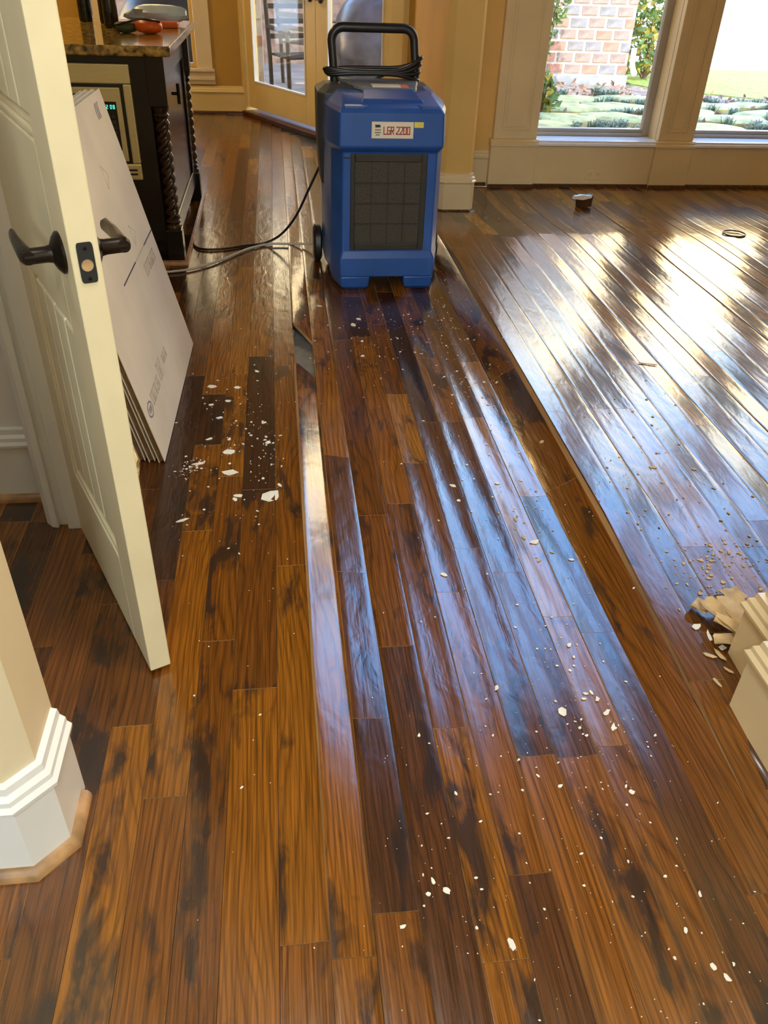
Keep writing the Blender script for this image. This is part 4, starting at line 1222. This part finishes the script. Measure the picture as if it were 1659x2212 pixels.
bp_ = brick_pier('brick_pier', 'tall brick pier with thick pale mortar in the mulch bed', 3.42, 11.55, 1.20, 0.5, 26, 5, 0.205, 0.095, 0.035, 0.02, ['brickr', 'brickb', 'brickb', 'brickg'], seed=5)
MB().box(-0.05, 1.22, -0.05, 0.55, -0.14, 0.0).build('footing', 'footing', bp_, bevel=0.01)
ps = brick_pier('brick_post', 'whitewashed brick post outside the french doors', -0.36, 9.55, 0.245, 0.3, 18, 1, 0.20, 0.085, 0.035, -0.06, ['mortar', 'mortar', 'brickb', 'brickr'], seed=8)
dp = MB().tube(smooth_path([(4.66, 11.50, 0.34), (4.665, 11.50, 0.24), (4.67, 11.48, 0.14), (4.69, 11.40, 0.04)]), 0.035, 10)
tag(dp.build('downspout', 'whitepipe', smooth=60), 'white downspout elbow at the foot of the brick pier', 'pipe')

def leaf_quads(mb, r_, n, cx, cy, cz, rx, ry, rz, ls, mis=(0,)):
    for _ in range(n):
        while True:
            u, v, w_ = r_.uniform(-1, 1), r_.uniform(-1, 1), r_.uniform(-1, 1)
            if u * u + v * v + w_ * w_ <= 1:
                break
        p = Vector((cx + u * rx, cy + v * ry, cz + w_ * rz))
        d = Vector((r_.uniform(-1, 1), r_.uniform(-1, 1), r_.uniform(-0.4, 0.9))).normalized()
        s_ = d.cross(Vector((r_.uniform(-1, 1), r_.uniform(-1, 1), r_.uniform(-1, 1)))).normalized()
        l_ = ls * r_.uniform(0.7, 1.3)
        nrm = d.cross(s_) * l_ * 0.12
        mb.add([p, p + d * l_ * 0.5 + s_ * l_ * 0.28 + nrm, p + d * l_, p + d * l_ * 0.5 - s_ * l_ * 0.28 + nrm], [(0, 1, 2), (0, 2, 3)], r_.choice(mis))
def shrub(name, label, loc, blobs, n, ls, seed, mats=('leaf', 'leafy'), mis=(0, 0, 1), group=None):
    r_ = random.Random(seed)
    t = thing(name, label, 'shrub', loc, group=group)
    mb = MB()
    for (cx, cy, cz, rx, ry, rz) in blobs:
        leaf_quads(mb, r_, n, cx, cy, cz, rx, ry, rz, ls, mis)
    mb.build('foliage', list(mats), t)
    sm = MB()
    for (cx, cy, cz, rx, ry, rz) in blobs:
        for q in range(3):
            ex_, ey_ = cx + r_.uniform(-0.7, 0.7) * rx, cy + r_.uniform(-0.5, 0.5) * ry
            sm.tube([(0, 0, 0), (ex_ * 0.4, ey_ * 0.4, cz * 0.5), (ex_, ey_, cz + 0.4 * rz)], [0.014, 0.009, 0.004], 5)
    sm.build('stem', 'stem', t)
    return t
shrub('garden_shrub', 'yellow and green leafy shrub right of the brick pier', (5.15, 12.2, -0.1), [(-0.25, 0, 0.35, 0.42, 0.35, 0.35), (0.35, 0.1, 0.45, 0.45, 0.35, 0.4), (-0.15, 0.1, 0.85, 0.35, 0.3, 0.3)], 330, 0.12, 21)
shrub('garden_shrub', 'thin twiggy green shrub climbing the left side of the brick pier', (3.30, 10.95, -0.1), [(0.0, 0, 0.55, 0.13, 0.12, 0.5), (0.10, 0, 1.1, 0.12, 0.12, 0.4)], 110, 0.09, 22, mis=(0,))
shrub('garden_shrub', 'low bright green leafy plant at the left edge of the first garden window', (2.82, 9.2, -0.1), [(0, 0, 0.16, 0.16, 0.16, 0.2)], 90, 0.12, 23, mats=('leaf', 'leafy'), mis=(0, 0, 0, 1))
shrub('garden_shrub', 'dark leafy shrub edge just right of the window pilaster', (6.15, 13.6, -0.1), [(0, 0, 0.6, 0.25, 0.25, 0.6)], 160, 0.11, 24)

r_ = random.Random(31)
SP = [(2.95, 8.75, .42, .26), (3.45, 8.85, .36, .22), (3.9, 8.7, .45, .25), (3.2, 9.35, .42, .24), (3.75, 9.45, .5, .26), (4.4, 9.2, .42, .28), (3.3, 9.95, .55, .26), (4.15, 10.1, .45, .24), (4.8, 8.8, .45, .26), (4.9, 9.65, .48, .25), (5.4, 9.1, .45, .25), (5.5, 9.75, .4, .2), (2.55, 8.3, .4, .22), (4.3, 8.25, .4, .22)]
for q, (x_, y_, rx, ry) in enumerate(SP):
    n = 9
    lo, hi, mid = [], [], []
    a0 = r_.uniform(0, 1)
    for k in range(n):
        a = a0 + 2 * math.pi * k / n
        f_ = r_.uniform(0.8, 1.1)
        mid.append((x_ + rx * f_ * math.cos(a), y_ + ry * f_ * math.sin(a), -0.06))
        lo.append((x_ + rx * f_ * math.cos(a), y_ + ry * f_ * math.sin(a), -0.11))
        hi.append((x_ + rx * 0.88 * f_ * math.cos(a), y_ + ry * 0.88 * f_ * math.sin(a), -0.04 + r_.uniform(-0.008, 0.008)))
    tag(MB().loft([lo, mid, hi]).build('flagstone', 'stone', smooth=40), 'flat mossy flagstone set in the mulch outside the garden windows', 'flagstone', 'mossy flagstones in the mulch bed')
tm = MB()
rt_ = random.Random(33)
for q in range(46):
    a, l_ = rt_.uniform(0, 6.283), rt_.uniform(0.10, 0.20)
    b0 = Vector((rt_.gauss(0, 0.035), rt_.gauss(0, 0.035), 0))
    out = Vector((math.cos(a), math.sin(a), 0))
    s_ = Vector((-out.y, out.x, 0)) * 0.008
    m1 = b0 + out * l_ * 0.35 + Vector((0, 0, l_ * 0.7))
    m2 = b0 + out * l_ * 0.85 + Vector((0, 0, l_ * 0.72))
    tm.add([b0 - s_, b0 + s_, m1 + s_, m1 - s_, m2], [(0, 1, 2, 3), (3, 2, 4)])
tuft0 = tm.build('grass_tuft', 'tuft')
tmesh = tuft0.data
bpy.data.objects.remove(tuft0)
cnt = 0
for q in range(330):
    x_, y_ = rt_.uniform(2.4, 5.9), rt_.uniform(8.1, 10.6)
    if any(((x_ - a) / c) ** 2 + ((y_ - b) / d) ** 2 < 0.85 for a, b, c, d in SP):
        continue
    if y_ > 10.0 and x_ > 5.2:
        continue
    o = bpy.data.objects.new('grass_tuft', tmesh)
    C.objects.link(o)
    o.location = (x_, y_, -0.10)
    o.rotation_euler = (0, 0, rt_.uniform(0, 6.28))
    s_ = rt_.uniform(0.5, 0.85)
    o.scale = (s_, s_, s_ * rt_.uniform(0.8, 1.1))
    tag(o, 'blue-green grass tuft growing between the mossy flagstones', 'grass tuft', 'grass tufts between the flagstones')
    cnt += 1
    if cnt >= 110:
        break
lt = MB()
for q in range(900):
    x_, y_ = r_.uniform(2.3, 6.4), r_.uniform(8.3, 12.4)
    if y_ > 10.3 and x_ > 5.0 + (11.2 - y_) * 1.2:
        continue
    if any(((x_ - a) / c) ** 2 + ((y_ - b) / d) ** 2 < 1.0 for a, b, c, d in SP):
        continue
    leaf_quads(lt, r_, 1, x_, y_, -0.088, 0.01, 0.01, 0.004, 0.09)
tag(lt.build('leaf_litter', 'litter'), 'dry brown leaf litter on the mulch bed', 'leaf litter', kind='stuff')

# ------------------------------------------------------------------ covered patio beyond the french doors
struct(MB().prism([(-4, 8.5), (-0.05, 8.5), (1.0, 6.5), (2.3, 6.9), (2.3, 12.6), (-4, 12.6)], -0.09, -0.05).build('patio', 'patio'), 'stone patio floor outside the french doors', 'patio')
struct(MB().box(-4, 2.1, 12.6, 12.8, -0.1, 2.5).build('wall_patio', 'brickb'), 'brown patio back wall beyond the french doors', 'wall')  # height raised to block sky light from the french doors
struct(MB().box(-4, 2.2, 8.62, 11.6, 2.9, 3.0).build('ceiling_patio', 'ceil'), 'pale roof over the patio outside the french doors', 'ceiling')
def patio_chair(loc, rot, label):
    t = thing('patio_chair', label, 'chair', loc, rot, 'black patio chairs')
    for sx_ in (-0.24, 0.24):
        MB().tube([(sx_, 0.22, 0), (sx_, 0.24, 0.42), (sx_, 0.32, 1.0)], 0.022, 6).build('leg', 'iron', t, smooth=60)
        MB().tube([(sx_, -0.24, 0), (sx_, -0.22, 0.63)], 0.022, 6).build('leg', 'iron', t, smooth=60)
        MB().tube([(sx_, -0.26, 0.64), (sx_, 0.28, 0.66)], 0.022, 6).build('armrest', 'iron', t, smooth=60)
    s_ = MB()
    for k in range(6):
        s_.box(-0.24, 0.24, -0.24 + k * 0.08, -0.19 + k * 0.08, 0.41, 0.43)
    s_.build('seat', 'iron', t)
    for k in range(4):
        zz = 0.55 + k * 0.13
        MB().box(-0.24, 0.24, 0.255 + k * 0.022, 0.275 + k * 0.022, zz, zz + 0.045).build('back_slat', 'iron', t)
    return t
patio_chair((0.27, 9.42, -0.05), 0.4, 'black slatted patio chair just outside the left french door pane')
patio_chair((0.42, 10.75, -0.05), 2.4, 'black slatted patio chair behind the nearer one outside the french door')
tb = MB()
blob(tb, 0, 0, 0.5, 0.55, 0.5, 0.55, 28, 12, 0.06, 15)
tbo = tb.build('covered_grill', 'tarp', smooth=35)
tbo.location = (1.15, 9.25, -0.05)
tag(tbo, 'slate blue vinyl covered grill outside the right french door', 'covered grill')
tb = MB()
blob(tb, 0, 0, 0.45, 0.6, 0.4, 0.5, 28, 12, 0.05, 17)
tbo = tb.build('covered_bench', 'iron', smooth=35)
tbo.location = (-1.05, 9.9, -0.05)
tag(tbo, 'dark covered bench outside the kitchen window', 'covered bench')
